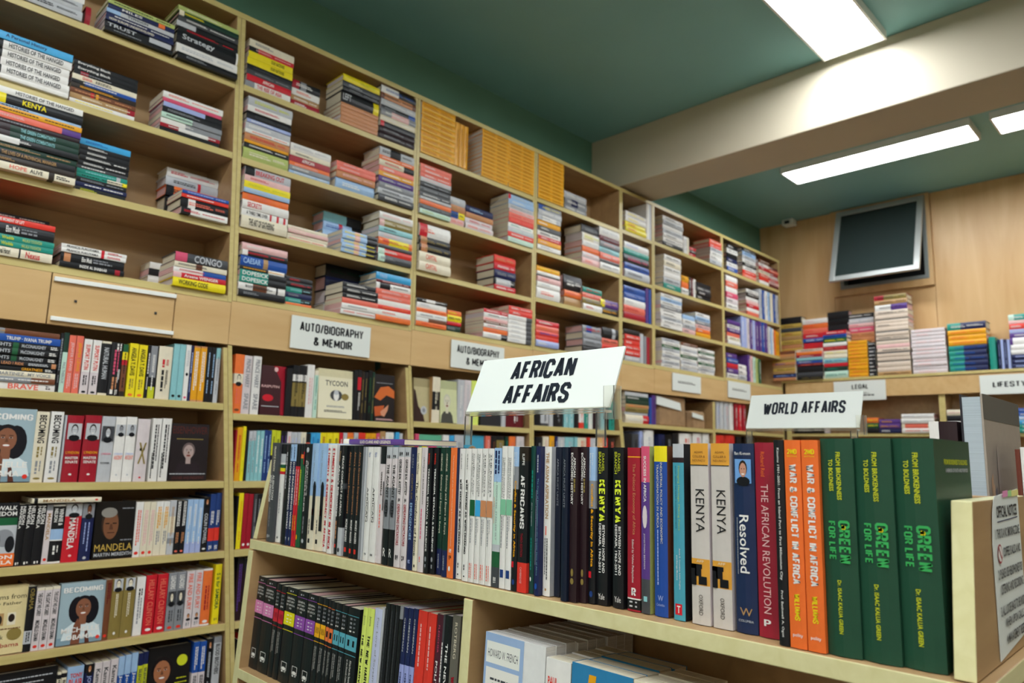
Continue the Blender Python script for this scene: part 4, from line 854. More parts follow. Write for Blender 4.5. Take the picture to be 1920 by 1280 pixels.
low(1, 3, [(197, 208.5, 1087, 'u~m:#|.05|.4;o|.9|.95|R'), (209, 230.5, 1086, 'z~c:#|.25|.65|c|.35_.6;o|.88|.93|w|.4_.6', dict(texts=[('=', 0, .2, 'x', (.1, .9)), ('face', 0, .2, 'c', (.1, .9))])), (231, 253.5, 1084, 'z~c:#|.25|.65|c|.35_.6;o|.88|.93|w|.4_.6', dict(texts=[('=', 0, .2, 'x', (.1, .9)), ('face', 0, .2, 'c', (.1, .9))])),
    (255, 271, 1082, 'w~E:#|.2|.35|k;#|.36|.8|e'), (273, 292.5, 1079, 'R+r@0-1~s:HILLARY_CLINTON|.08|.85;o|.9|.95|w'), (294.5, 314, 1077, 'R+r@0-1~s:HILLARY_CLINTON|.08|.85;o|.9|.95|w'),
    (315, 331, 1075, 'x+e@0-1~w:LEADERS|.05|.28;#|.65|.85|E;o|.92|.97|R', dict(texts=[('=', .32, .56, 'E', (.05, .95)), ('face', .32, .56, 'c', (.1, .9))])), (331.5, 347.5, 1073, 'x+e@0-1~w:LEADERS|.05|.28;#|.65|.85|E;o|.92|.97|R', dict(texts=[('=', .32, .56, 'E', (.05, .95)), ('face', .32, .56, 'c', (.1, .9))])),
    (349, 363.5, 1071, 'w+j@0-1~s:FIRE_AND_FURY|.05|.68;#|.9|.96|e', dict(texts=[('face', .74, .86, 'f', (.2, .9))])), (364.5, 379, 1069, 'w+j@0-1~s:FIRE_AND_FURY|.05|.68;#|.9|.96|e', dict(texts=[('face', .74, .86, 'f', (.2, .9))])),
    (380, 397, 1067, 'w+o@.03-.97~R:#|.3|.75|d;o|.9|.95|w'), (402, 414, 1058, 'y~g:S_is_for_SAMORA|.15|.75;#|.9|.94|z')],
    'after the whole blue cover, fourth lower shelf, near bay', seed=6)
# fifth shelf
faceout(LW, -20, 104, 1270, LSH[0][4], 'k', [('#', .1, .88, .92, .91, 'x'), ('#', .2, .81, .8, .83, 'x'), ('t', 'THE STORY', .1, .3, .9, .5, 'w')], 'black bestseller cover at the picture foot, fifth lower shelf', off=.012, group=GL)
bid = 'b+S@0-.3+n@.6-1~w:Joe_Biden|.3|.85'
kh = 'c+j@0-1~E:Kamala_Harris|.1|.8'
low(1, 4, [(105, 112, 1262, 'c+k@.03-.1~k'), (113, 122.5, 1259, 'c+k@.03-.1~k:BILL_CLINTON|.14|.8'), (124, 155, 1252, 'S~r:^TONY|.1|.17|R|.15_.9;^BLAIR|.19|.32|R|.1_.95'), (157, 173, 1246, 'n+k@0-.14~l:JOE|.18|.34', dict(texts=[('face', .0, .17, 'f', (.1, .9))])),
    (174.5, 188.5, 1243, kh), (189.5, 203.5, 1240, kh), (205, 219, 1236, kh), (220, 231, 1231, bid), (232, 243.5, 1228, bid), (244.5, 256, 1224, bid), (257, 266.5, 1225, 'n+Y@.2-.55~n:SILENCE|.25|.5'), (267, 275.5, 1222, 'n+Y@.2-.55~n:SILENCE|.25|.5')],
    'after the black bestseller cover, fifth lower shelf, near bay', seed=7)
faceout(LW, 277, 356, 1219, LSH[0][4], '121214', portrait(.33, .6, .19, 'a46a48', '1a1416', 'x', False, .66, .7) + [('e', .8, .74, .13, .09, 'Y'), ('#', .68, .45, .92, .47, 'Y'), ('#', .64, .38, .95, .4, 'Y')], 'black cover with a smiling woman and round lime badge, fifth lower shelf', off=.01, group=GL)
low(1, 4, [(361, 372, 1204, 'b+j@.5-1~w:#|.08|.45;#|.55|.95|k'), (373, 385, 1203, 'b+j@.5-1~w:#|.08|.45;#|.55|.95|k'), (386, 397, 1198, 'k~x', dict(texts=[('face', .03, .2, 'f', (.1, .9))])), (399, 413, 1194, 'x+e@0-.1~k:BLOOD_BROTHERS|.12|.6')],
    'after the smiling woman cover, fifth lower shelf, near bay', seed=8)
# second bay, first shelf
low(2, 0, [(438, 455, 663, 'o+c@.33-.5~s:#|.58|.85|s;o|.92|.96|u', dict(texts=[('face', .33, .52, 'c', (.1, .9))])), (456.5, 471, 666, 'j~e:PRINCE_HARRY|.06|.55;SPARE|.65|.92'), (473.5, 488.5, 667, 'w~e:PRINCE_HARRY|.06|.55;SPARE|.65|.92')], 'in the first lower shelf, second bay', seed=9)
faceout(LW, 490, 536, 684, LSH[1][0], '3c1018', [('r', .82, 0, 1, 1, 'd'), ('p', [(.5, 1), (.9, .6), (.85, .2), (1, 0), (1, 1)], 'd'), ('t', 'RASPUTIN', .03, .55, .75, .6, 'p'), ('e', .3, .34, .22, .07, 'r'), ('#', .05, .16, .75, .18, 'x'), ('e', .6, .93, .08, .05, 'p')], 'dark red cover with pale title, beside two white spines, second bay', off=.02, group=GL)
low(2, 0, [(537, 548, 690, 'k'), (549, 562, 684, 'k+w@.18-.31+z@.34-.8~k'), (562.5, 575, 685, 'k+w@.18-.31+z@.34-.8~k'), (575.5, 589, 683, 'w~p:#|.25|.75'), (589.5, 596.5, 694, 'M+c@0-.1~t')], 'after the dark red cover, first lower shelf, second bay', seed=10)
faceout(LW, 598, 662, 690, LSH[1][0], 'd8d0a8', [('r', 0, 0, 1, .84, 'e8e2c4'), ('t', 'TYCOON', .2, .66, .85, .77, 'k'), ('e', .52, .47, .18, .11, 'E'), ('e', .52, .46, .08, .1, 'w'), ('e', .52, .53, .07, .05, 'x'), ('e', .78, .45, .11, .07, 'z'), ('#', .25, .22, .78, .26, 'e'), ('#', .18, .12, .85, .17, 'E')], 'cream cover with a small figure and olive badge, first lower shelf, second bay', off=.012, group=GL)
low(2, 0, [(663.5, 670, 694, 'k'), (670.5, 677, 693, 'k+r@.15-.4~w:#|.45|.8'), (677.5, 682.5, 696, 'h~z'), (683, 689, 697, 'k~z'), (690, 697, 694, 'K~g'), (697.5, 702, 697, 'G~z')], 'after the cream badge cover, first lower shelf, second bay', seed=11)
faceout(LW, 703, 741, 701, LSH[1][0], '1a1214', [('p', [(0, .5), (.3, .72), (.7, .76), (1, .66), (1, .5), (.6, .56), (.3, .44)], 'd06a30'), ('p', [(0, .3), (.5, .34), (.35, .12), (.05, .1)], 'c05a2c'), ('p', [(.3, .2), (.7, .36), (.66, .24), (.5, .1), (.36, .12)], 'd09070'), ('#', .1, .02, .95, .06, 'p'), ('#', .1, .8, .9, .83, 'e')], 'black and orange fiery cover at the end of the first lower shelf, second bay', off=.012, group=GL)
# second bay, further shelves
cs = [(440, 443, 806, 'd'), (443.5, 453, 801, 'a~r'), (453.5, 460, 799, 'y~Y'), (461, 465, 806, 'k'), (466, 472.5, 808, 'x+T@.2-1~e'), (473, 479.5, 807, 'x+T@.2-1~e'), (480, 487, 807, 'T~w'), (487.5, 494.5, 807, 'T~w'), (495, 501.5, 806, 'N~S'), (502, 508, 807, 'N~S'), (508.5, 516, 806, 'k+Y@0-.5~k'), (516.5, 525, 807, 'k+Y@0-.5~k'),
      (525.5, 531, 808, 'k+j@.3-.7~v'), (531.5, 537, 808, 'k+j@.3-.7~v'), (537.5, 545, 809, 'j~s'), (545.5, 551, 810, 'x~l'), (551.5, 557, 810, 'x~l'), (557.5, 563, 810, 'x~l'), (563.5, 573, 810, 'c~e'), (574, 581, 812, 'k+s@.2-.5'), (582, 590.5, 811, 'B~b'), (591, 599.5, 811, 'B~b'), (600, 611.5, 811, 'Y+y@0-.5~d'), (612, 623.5, 811, 'y~h'), (624, 635, 811, 'y~h'),
      (636, 642, 811, 'r~w'), (643, 650, 811, 'x~w'), (651, 662, 811, 'o+a@.1-.5~w'), (663, 671, 811, 'x~e'), (672, 684.5, 811, 'R~o'), (685, 694, 812, 'a~U'), (694.5, 704, 812, 'a~z'), (705, 711, 812, 'P~w'), (712, 722, 808, 'U~j'), (723, 738, 810, 'w~M'), (741, 748, 810, 'B~T'), (748.5, 754, 812, 'x')]
low(2, 1, cs, 'in the second lower shelf, second bay', seed=12)
low(2, 2, [(443, 446, 930, 'k'), (446.5, 455, 924, 'y~a'), (456, 464.5, 925, 'd~r:o|.9|.95|w'), (465, 473.5, 926, 'd~r:o|.9|.95|w'), (475, 481, 926, 'E~e'), (481.5, 488, 926, 'k~e'), (488.5, 495, 926, 'k~e'), (496, 520, 926, 'n~w')], 'in the third lower shelf, second bay', seed=13)
low(2, 3, [(443, 455, 1046, 'H+k@0-.2~v:#|.1|.85'), (455.5, 468, 1047, 'H+k@0-.2~v:#|.1|.85'), (468.5, 482, 1047, 'H~v')], 'in the fourth lower shelf, second bay', seed=14)
low(2, 4, [(442, 446, 1200, 'k'), (447, 455, 1188, 'R~w'), (455.5, 470, 1190, 'k')], 'in the fifth lower shelf, second bay', seed=15)
# third bay
faceout(LW, 777, 811, 708, LSH[2][0], 'c3b88c', [('r', 0, .8, 1, 1, 'a89c74'), ('p', [(0, .75), (.1, .7), (.25, .35), (.5, .2), (.6, 0), (0, 0)], '3a2620'), ('e', .55, .26, .17, .1, 'x'), ('e', .55, .26, .08, .05, 'e')], 'tan cover with a dark figure and grey medal, third bay', off=.03, group=GL)
low(3, 0, [(811.5, 826, 706, 'c+k@.32-.72~c', dict(side='U'))], 'beside the tan medal cover, third lower bay', seed=16)
faceout(LW, 827, 858, 713, LSH[2][0], 'd2d6a6', [('r', 0, .8, 1, 1, 'b4b88c')] + portrait(.4, .48, .16, 'd8d4bc', 'c8c8b4', '4c4c44', False, .66, .7, smile=False), 'pale green cover with an engraved old man, third bay', off=.012, group=GL)
low(3, 0, [(859, 871, 711, 'x~w'), (871.5, 884, 712, 'j~x'), (885, 899, 713, 'c+q@0-1~w')], 'after the engraved old man cover, third lower bay', seed=17)
faceout(LW, 902, 941, 742, LSH[2][0], '24272c', [('p', [(.1, .95), (.2, .75), (.3, .95)], 'w'), ('p', [(.4, .95), (.5, .75), (.6, .95)], 'w'), ('p', [(.7, .95), (.8, .75), (.9, .95)], 'w')], 'black cover with white zigzag marks beneath the slanted sign', off=.02, group=GL)
low(3, 0, [(942, 949, 740, 'x'), (950, 985, 745, 'm+k@0-.3~w')], 'after the zigzag cover, third lower bay', seed=18)
low(3, 1, [(778, 785, 813, 'P~m')], 'beside the green cover, second lower shelf, third bay', seed=19)
faceout(LW, 786, 829, 815, LSH[2][1], '5fb08c', [('e', .25, .75, .12, .07, 'y'), ('e', .6, .3, .36, .52, 'P'), ('e', .56, .26, .28, .42, 'h'), ('e', .55, .2, .2, .33, 'f')], 'green cover with a pink headscarf, second lower shelf, third bay', off=.012, group=GL)
low(3, 1, [(831, 842, 815, 'w~e'), (843, 851, 816, 'B~w'), (853, 870, 815, 'x~e')], 'after the pink headscarf cover, third lower bay', seed=20)
faceout(LW, 872, 909, 816, LSH[2][1], '3f9fc0', [('e', .4, .28, .4, .48, 'U'), ('p', [(.0, .5), (.4, .72), (.8, .4), (.4, .6)], 'h')], 'blue cover with a brown patterned shape behind the sign leg', off=.012, group=GL)
low(3, 1, [(911, 920, 817, 's~p'), (921, 931, 817, 'k~u'), (931.5, 946, 817, 'k+z@.1-.3~e'), (947, 953, 818, 'G~t'), (955, 967, 818, 'o~s'), (969, 984, 818, 'j~x')], 'after the blue patterned cover, third lower bay', seed=21)
# fourth bay
low(4, 0, [(1004, 1015, 745, 'k'), (1016, 1030, 746, 'E+x@.3-.9~k'), (1031, 1038, 746, 'x~w'), (1039, 1058, 746, 'k~e'), (1059, 1067, 748, 'T~w'), (1068, 1077, 748, 'T~w'), (1078, 1086, 748, 'k'), (1087, 1096, 748, 'w+R@.8-1~s'), (1097, 1104, 748, 't~w'), (1105, 1112, 749, 'w~M'), (1113, 1127, 750, 'H~e'), (1128, 1136, 750, 'T~B'), (1137, 1142, 750, 'k'), (1144, 1156, 752, 't~k')], 'in the first lower shelf, fourth bay', seed=22)
low(4, 1, [(1006, 1018, 818, 'k~e'), (1019, 1030, 818, 'c~p'), (1031, 1040, 817, 'a~U'), (1041, 1046, 818, 'n~l'), (1047, 1060, 819, 'x~w'), (1061, 1077, 819, 'T~x'), (1078, 1083, 819, 'T'), (1084, 1101, 820, 'c~s'), (1102, 1107, 820, 'R'), (1108, 1121, 821, 'x~w'), (1122, 1132, 820, 'a+o@.4-1~w'), (1133, 1140, 820, 'R'), (1142, 1155, 821, 'h~s')], 'in the second lower shelf, fourth bay', seed=23)
# fifth to corner bays
stack(LW, 1172, 1216, 733, LSH[4][0], 'x~w G~w*1.1 G~g*1.1 U~o*.9 z~h*1.1 x~w*.7 c+r@.75-1~w*2.2', 'lying pile beside the kraft parcel, first lower shelf', GL, off=.005)
low(5, 0, [(1218, 1222, 745, 'b'), (1223, 1231, 740, 'v~k')], 'beside the kraft parcel, first lower shelf', seed=24)
low(5, 1, [(1172, 1186, 812, 'k'), (1187, 1199, 813, 'E~k'), (1200, 1206, 808, 'l~e'), (1210, 1228, 806, 'w~x'), (1237, 1248, 814, 'n~k'), (1249, 1262, 814, 'K~e'), (1263, 1275, 812, 'k'), (1277, 1300, 812, 'w~s'), (1302, 1318, 812, 'w~P'), (1320, 1332, 812, 'w~x')], 'in the second lower shelf under the kraft parcel', seed=25)
a0, z0 = LW.along(1236, .3), LSH[4][0]
def blob(name, a0, a1, z0, h, dep, mat, label, cat, part):
    t = empty(name, (a0, 2.62, z0), label, cat)
    m = MB(); w = a1-a0; R_ = random.Random(int(a0*100)); ring = []
    n = 14
    for k, (q, s) in enumerate(((0, .94), (.04, 1), (.5, 1.0), (.9, .97), (1.0, .86))):
        rr = []
        for g in range(n):
            an = 2*math.pi*g/n; cx, cy = math.cos(an), math.sin(an); ex = 1/max(abs(cx), abs(cy))**.75
            rr.append((w/2+w/2*s*cx*ex*R_.uniform(.95, 1), dep/2+dep/2*s*cy*ex*R_.uniform(.96, 1), h*q*R_.uniform(.97, 1) if k else 0))
        ring.append(rr)
    for a, b in zip(ring, ring[1:]):
        for g in range(n): m.face([a[g], a[(g+1) % n], b[(g+1) % n], b[g]])
    m.face(ring[-1]); m.face(ring[0][::-1]); m.build('wrapping', mat, t)
    m = MB()
    if part: m.mesh8([(w*.0, -.006, h*.62), (w*.7, -.006, h*.5), (w*.72, .0, h*.5), (0, .0, h*.62), (0, -.006, h*.88), (w*.66, -.006, h*.74), (w*.68, 0, h*.74), (0, 0, h*.88)]); m.build('paper_label', M_BOARD, t)
    return t
blob('parcel', LW.along(1235, .3), LW.along(1300, .3), LSH[4][0]+.0005, .215, .2, M_KRAFT, 'large crumpled brown kraft parcel with a white label on the lower shelf', 'parcel', True)
blob('parcel', LW.along(1302, .3), LW.along(1331, .3), LSH[4][0]+.0005, .12, .16, M_KRAFT, 'small brown kraft parcel beside the larger one on the lower shelf', 'parcel', True)
low(6, 0, [(1344, 1350, 752, 'x~l'), (1351, 1358, 752, 'x~w'), (1359, 1368, 753, 'x~p'), (1369, 1376, 753, 'w~p'), (1378, 1384, 755, 'd~w'), (1385, 1392, 757, 'r~w'), (1393, 1400, 757, 'd~x')], 'in the first lower shelf, corner bay', seed=26)
low(6, 1, [(1345, 1363, 815, 'R~r'), (1364, 1381, 815, 'R~r'), (1383, 1392, 818, 'k'), (1400, 1418, 818, 'h')], 'in the second lower shelf, corner bay', seed=27)
# one book lying across the upright ones
stack(LW, 66, 195, 934.5, LW.height(943.5, LW.along(66, -.15, .0), .0), 'c+k@.03-.08~U:MANDELA|.15|.62;o|.9|.95|R|.3_.7', 'row of upright black spines, third lower shelf', GL, off=.0)

# ================================================================ the slanted display bookcase in front
XF = .883
FF = Frame('F', XF)
GF = 'books standing on top of the display bookcase'
def zb(fr, px=None, s=None):
    y = -(s if s is not None else fr.along(px, -.225)); return -.2188-.0085*(y-.26)/1.48
DB = empty('display_bookcase', (1.03, 1.0, FLOOR), 'pale veneer double sided display bookcase carrying the African affairs sign', 'bookcase')
W2 = [M_VEN, M_EDGE2]
def dpart(name, mb, mats=W2, bev=.0015):
    o = mb.build(name, mats, None, origin=(1.03, 1.0, FLOOR), bevel=bev); o.parent = DB; o.location = (0, 0, 0); return o
def dboard(y0, y1, z, th, x0, x1, name='shelf'):        # x0 front edge
    m = MB(); q = []
    za, zc_ = zb(None, s=-y0)-zb(None, s=-1.)+z, zb(None, s=-y1)-zb(None, s=-1.)+z
    for d in (-th, 0): q += [(x0, y0, za+d), (x1, y0, za+d), (x1, y1, zc_+d), (x0, y1, zc_+d)]
    m.mesh8(q, front=((5, 2, 4), 1)); return dpart(name, m)
XB = 1.40                         # far face of the double sided case
zt = zb(None, s=-1.)-.0006
dboard(.195, 1.795, zt, .0235, .878, XB, 'top_shelf')
def leanx(z): return .876-.05*(-.24-z)   # sloping front line of the lower part
def dside(y0, y1, z0, z1, x1=1.13, name='side_panel'):
    m = MB(); q = []
    for z in (z0, z1): q += [(leanx(z), y0, z), (x1, y0, z), (x1, y1, z), (leanx(z), y1, z)]
    m.mesh8(q, front=((5,), 1)); return dpart(name, m)
LZ = -.530
zl = zt-.0245
dside(1.768, 1.793, FLOOR+.001, zl-.006); dside(.952, .975, FLOOR+.001, zl-.0005, name='divider'); dside(.197, .222, FLOOR+.001, zl+.0035)
m = MB(); m.box(1.131, 1.143, .2, 1.79, FLOOR+.001, zl-.006); dpart('back_panel', m, [M_VEN])
for z in (LZ, -.88, -1.2, -1.43):
    for y0, y1 in ((.2225, .9515), (.9755, 1.7675)):
        x0 = leanx(z-.01)-.001; sl = -.052*(1.13-.884)
        m = MB(); q = []
        for d in (-.023, 0): q += [(x0, y0, z+d+.052*(.884-x0)), (1.13, y0, z+d+sl), (1.13, y1, z+d+sl), (x0, y1, z+d+.052*(.884-x0))]
        m.mesh8(q, front=((5,), 1)); dpart('shelf', m)
# end boards standing on the top shelf, front edges sloping back
def endb(y0, y1, ztop, x1):
    m = MB(); zz = zb(None, s=-y0)+.0006
    q = [(.884, y0, zz), (x1, y0, zz), (x1, y1, zz), (.884, y1, zz), (.916, y0, ztop), (x1, y0, ztop), (x1, y1, ztop), (.916, y1, ztop)]
    m.mesh8(q, front=((5, 1), 1)); return dpart('end_board', m, [M_VEN, M_EDGE2])
endb(.206, .227, -.038, 1.185); endb(1.772, 1.792, -.03, 1.185)
m = MB(); m.box(1.15, 1.162, .228, 1.771, zt+.008, -.04); dpart('centre_board', m, [M_VEN])
for y0, y1 in ((1.772, 1.792),):
    m = MB(); m.box(1.187, 1.38, y0, y1, zb(None, s=-y0)+.001, -.038, front=((5,), 1)); dpart('end_board', m)

B = lambda *a, **k: (a, k)
def T_(s, v0, v1, c, u0=.22, u1=.78, bold=.02): return (s, v0, v1, c, (u0, u1), bold)
F = []   # (xL, xR, ytop, colour token, texts, hint, extra)
def fbk(xl, xr, yt, tok, texts=(), hint=None, **ex): F.append((xl, xr, yt, tok, list(texts), hint, ex))
fbk(503, 516, 830, 'E', [T_('FRANTZ FANON', .04, .29, 'c', .5, .75), T_('ALIENATION', .33, .58, 'w', .52, .8), T_('AND FREEDOM', .33, .6, 'w', .14, .42), T_('#', .66, .85, 'e', .4, .52), T_('#', .93, .96, 'x', .3, .7)], 'grey hardback lettered alienation and freedom', hard=True, D=.19, page='x')
fbk(522, 530.5, 833, 'w+k@0-.1+x@.1-.19+g@.21-.245+y@.245-.28+r@.28-.31', [T_('#', .5, .72, 'e', .4, .55), T_('#', .94, .96, 'k', .3, .7)], 'white paperback with green yellow red stripes')
fbk(531.6, 539, 833, 'k', [T_('#', .08, .45, 'x', .3, .55)], 'thin black paperback')
dp = [T_('DOES PEACEKEEPING WORK?', .18, .84, 'w', .3, .85), T_('#', .03, .15, 'n', .4, .6), T_('#', .92, .95, 'x', .35, .65)]
fbk(539.4, 544.5, 833, 'n+S@0-.17', dp); fbk(545, 550.5, 833, 'n+S@0-.17', dp)
fbk(551, 554.5, 833, 'r+k@0-.22', [T_('#', .25, .6, 'p'), T_('#', .7, .85, 'a')]); fbk(554.8, 558.5, 833, 'r+k@0-.22', [T_('#', .25, .6, 'p'), T_('#', .7, .85, 'a')])
fbk(559, 564, 833, 'g+k@0-.1+o@.1-.14', [T_('#', .25, .6, 'Y'), T_('o', .88, .93, 'a', .2, .8)]); fbk(564.4, 567.5, 832, 'g+k@0-.22', [T_('#', .08, .2, 'r')])
fbk(568, 578, 833, 'k', [T_("AFRICA'S", .16, .5, 'w', .55, .72), T_('PEACEMAKER', .16, .66, 'w', .25, .42), T_('#', .7, .86, 'e', .35, .5), T_('o', .03, .08, 'x', .2, .7), T_('o', .91, .95, 'x', .3, .7)], 'black paperback with spaced white letters')
sk = [T_('Under Western Skies', .07, .42, 'e', .4, .58, .0), T_('=', .4, .82, 'k', .55, .98), T_('=', .62, .68, 'r', .55, .8), T_('o', .36, .5, 'k', .55, .98), T_('#', .72, .86, 'E', .2, .35), T_('=', .9, .94, 'k', .2, .5)]
fbk(580, 592, 831, 'S+c@.5-1', sk, 'sky and sand paperback', page='w'); fbk(594, 607, 831, 'S+c@.5-1', sk, 'sky and sand paperback')
et = [T_('ETHNICITY & DEMOCRACY IN AFRICA', .04, .96, 'r', .22, .72, .03)]
fbk(609.5, 616.5, 833, 'w', et, 'white paperback with bold red lettering'); fbk(617.5, 626, 833, 'w', et, 'white paperback with bold red lettering')
fbk(631, 636, 835, 'k', [T_('Thriving', .05, .15, 'U'), T_("Africa's Billionaires", .18, .66, 'w', .2, .8), T_('#', .7, .86, 'f'), T_('=', .91, .94, 'R', .2, .7)], 'black paperback on billionaires')
fbk(636.5, 644.5, 835, 'k+E@.35-.4+x@.75-1', [T_('PEACE CONFLICT IN AFRICA', .1, .65, 'w', .2, .62), T_('o', .93, .97, 'E', .2, .7)], 'black and grey paperback')
mm = [T_("Africa's Greatest Entrepreneurs", .06, .62, 'f', .25, .7, 0), T_('MONEY MAKERS', .67, .87, 'w', .25, .65), T_('=', .92, .96, 'R', .25, .65)]
fbk(648.5, 657.5, 835, 'k', mm); fbk(658, 666, 835, 'k', mm); fbk(666.5, 675.5, 835, 'k', mm)
fbk(676, 680, 838, 'e', []); fbk(680.4, 684, 838, 'x', [])
wa = [T_('Harris', .05, .09, 'b', .3, .7, 0), T_('AFRICAN', .36, .66, 'k', .25, .55, .0), T_('#', .48, .66, 'k', .62, .68), T_('#', .93, .95, 'k', .3, .7)]
fbk(684.8, 694.5, 838, 'w', wa, 'white paperback with calligraphic title'); fbk(695.3, 707, 838, 'w', wa, 'white paperback with calligraphic title')
fbk(709, 718.5, 838, 'j+k@0-.15', [T_('unsettled', .22, .42, 'h', .35, .7, .02), T_('#', .5, .7, 's', .3, .6), T_('=', .3, .55, 'k', .85, 1)], 'pale pink paperback with black top')
rr = [T_('#', .07, .1, 'k', .2, .8), T_('THE AGAINST STATES', .15, .6, 'k', .3, .75), T_('o', .45, .6, 'E', .1, .8), T_('^R', .86, .93, 'w', .3, .7, 0)]
fbk(719.8, 730, 838, 'x+j@.1-.35+e@.35-.7+k@.7-1', rr, 'grey and black paperback with white initial'); fbk(731, 741, 838, 'x+j@.1-.35+e@.35-.7+k@.7-1', rr, 'grey and black paperback with white initial')
ga = [T_('#', .04, .07, 'k', .2, .8), T_('GEORGE B.N. AYITTEY', .1, .4, 'k', .28, .7), T_('#', .43, .46, 'k', .3, .7), T_('DEFEATING DICTATORS', .48, .82, 'd', .28, .7), T_('#', .9, .94, 'k', .25, .75)]
fbk(742.4, 753.6, 839, 'j+x@0-.08', ga, 'lilac paperback lettered defeating dictators'); fbk(754.5, 765, 839, 'j+x@0-.08', ga, 'lilac paperback lettered defeating dictators')
fbk(766, 776.5, 839, 'n', [T_('KEEN', .06, .17, 'e', .35, .62, 0), T_('COMPLEX', .22, .43, 'z', .35, .65, 0), T_('EMERGENCIES', .46, .76, 'S', .3, .7, .01), T_('#', .92, .95, 'l', .3, .7)], 'navy paperback')
fbk(777.2, 785.6, 839, 'c', [T_('Luise White', .05, .22, 'k', .3, .65, 0), T_('The Comforts of Home', .28, .88, 'k', .2, .7, .01), T_('#', .95, .97, 'k', .3, .7)], 'cream paperback lettered the comforts of home')
fbk(786.3, 797, 839, 'j', [T_('CRITIQUE OF BLACK REASON', .08, .46, 'h', .4, .65, 0), T_('#', .5, .74, 'P', .35, .5), T_('#', .88, .92, 's', .35, .5)], 'pinkish paperback')
te = [T_('BUNNELL', .05, .14, 'R', .3, .6), T_('TERRORISM, BETRAYAL & RESILIENCE', .17, .83, 'w', .3, .68, .02), T_('o', .87, .91, 'e', .3, .7), T_('#', .93, .96, 'e', .3, .7)]
fbk(797.6, 805.8, 839, 'k', te, 'black paperback lettered terrorism betrayal and resilience', page='k'); fbk(809, 818, 839, 'k', te, 'black paperback lettered terrorism betrayal and resilience')
os_ = [T_('OSBORNE', .05, .19, 'c', .3, .6, 0), T_('Ethnicity and Empire in Kenya', .22, .68, 'c', .28, .7, 0), T_('CAMBRIDGE', .84, .95, 'x', .35, .6, 0)]
fbk(821.6, 830.2, 839, 'G+n@.8-1', os_, 'dark green paperback on empire in Kenya'); fbk(830.8, 840.4, 839, 'G+n@.8-1', os_, 'dark green paperback on empire in Kenya')
fbk(841, 853, 839.5, 'a+o@0-1', [T_("The Untold Story of the World's Leading Environmental Institution", .06, .76, 'c', .45, .65, .0), T_('#', .78, .81, 'w', .3, .7), T_('#', .83, .86, 'k', .3, .7), T_('o', .91, .95, 'w', .3, .6)], 'orange paperback with thin white title', side='n')
ww = [T_('AL-BULUSHI', .04, .16, 'E', .35, .55, 0), T_('WAR-MAKING AS WORLDMAKING', .24, .8, 'k', .3, .6, .03), T_('#', .27, .75, 'E', .65, .72), T_('#', .88, .92, 'k', .35, .5), T_('#', .96, .97, 'k', .3, .6)]
fbk(858, 868.2, 841, 'w', ww, 'white paperback lettered war-making'); fbk(869, 879.8, 841, 'w', ww, 'white paperback lettered war-making')
def ac(c, t1, t2):
    return [T_(t1, .04, .36, 'E', .5, .75, 0), T_(t2, .04, .33, 'E', .2, .42, 0), T_('=', .39, .51, c, 0, 1), T_('Edited by', .53, .63, 'E', .52, .7, 0), T_('#', .53, .72, 'e', .25, .4), T_('#', .86, .97, 's', .25, .4), T_('#', .86, .97, 's', .6, .7)]
fbk(880.6, 890, 841, 'w', ac('g', 'Conflict Over', 'Land & Water in Africa'), 'white paperback with a green square')
fbk(890.8, 900.3, 841, 'w', ac('B', 'THE RESOLUTION', 'OF CONFLICTS'), 'white paperback with a blue square')
fbk(901, 911.3, 841, 'w', ac('f', 'THE ROOTS', 'OF AFRICAN CONFLICTS'), 'white paperback with a tan square'); fbk(912, 922.8, 841, 'w', ac('f', 'THE ROOTS', 'OF AFRICAN CONFLICTS'), 'white paperback with a tan square')
fbk(923.6, 937, 840, 'x+S@0-.25+M@.25-.7+g@.75-.86+E@.86-1', [T_('A MOONLESS, STARLESS SKY', .24, .67, 'e', .4, .62, 0), T_('ALEXIS OKEOWO', .36, .55, 's', .15, .28, 0), T_('#', .02, .2, 'n', .1, .9), T_('#', .93, .97, 'w', .3, .7)], 'pale blue paperback with a green landscape foot')
tp = [T_('TURNING POINTS IN', .08, .37, 'E', .5, .7, 0), T_('AFRICAN DEMOCRACY', .08, .37, 'E', .2, .4, 0), T_('=', .38, .49, '7fbf9a', 0, 1), T_('Edited by', .5, .6, 'E', .5, .68, 0), T_('#', .5, .72, 'e', .22, .38), T_('=', .87, .925, 'N', .2, .8)]
fbk(938, 948.2, 836.5, 'w', tp, 'white paperback with a mint square'); fbk(948.9, 959.6, 836.5, 'w', tp, 'white paperback with a mint square')
cf = [T_('Edited by', .04, .12, 'w', .5, .72, 0), T_('Rita Abrahamsen', .04, .2, 'w', .15, .4, 0), T_('Conflict & Security in Africa', .24, .77, 'a', .3, .78, .03), T_('=', .8, .84, 'r', .1, .5), T_('o', .92, .96, 'N', .25, .75)]
fbk(960.2, 970, 838, 'k+S@0-.14+e@.14-.3', cf, 'black paperback with yellow lettering and blue top')
fbk(971, 988, 838, 'k+h@0-.1+R@.8-1', [T_('ILIFFE', .05, .13, 'w', .4, .65, .01), T_('AFRICANS', .2, .57, 'w', .25, .72, .03), T_('THIRD EDITION', .6, .76, 'd', .35, .6, 0), T_('CAMBRIDGE', .83, .94, 'p', .35, .55, 0)], 'black paperback lettered africans with a red foot')
fbk(993, 1001.8, 836.5, '17453e', [T_('#', .17, .36, 't', .35, .6), T_('Africa Integration', .39, .55, 'x', .3, .6, 0), T_('#', .63, .85, 't', .35, .55), T_('o', .89, .92, 'w', .3, .6)], 'dark teal paperback')
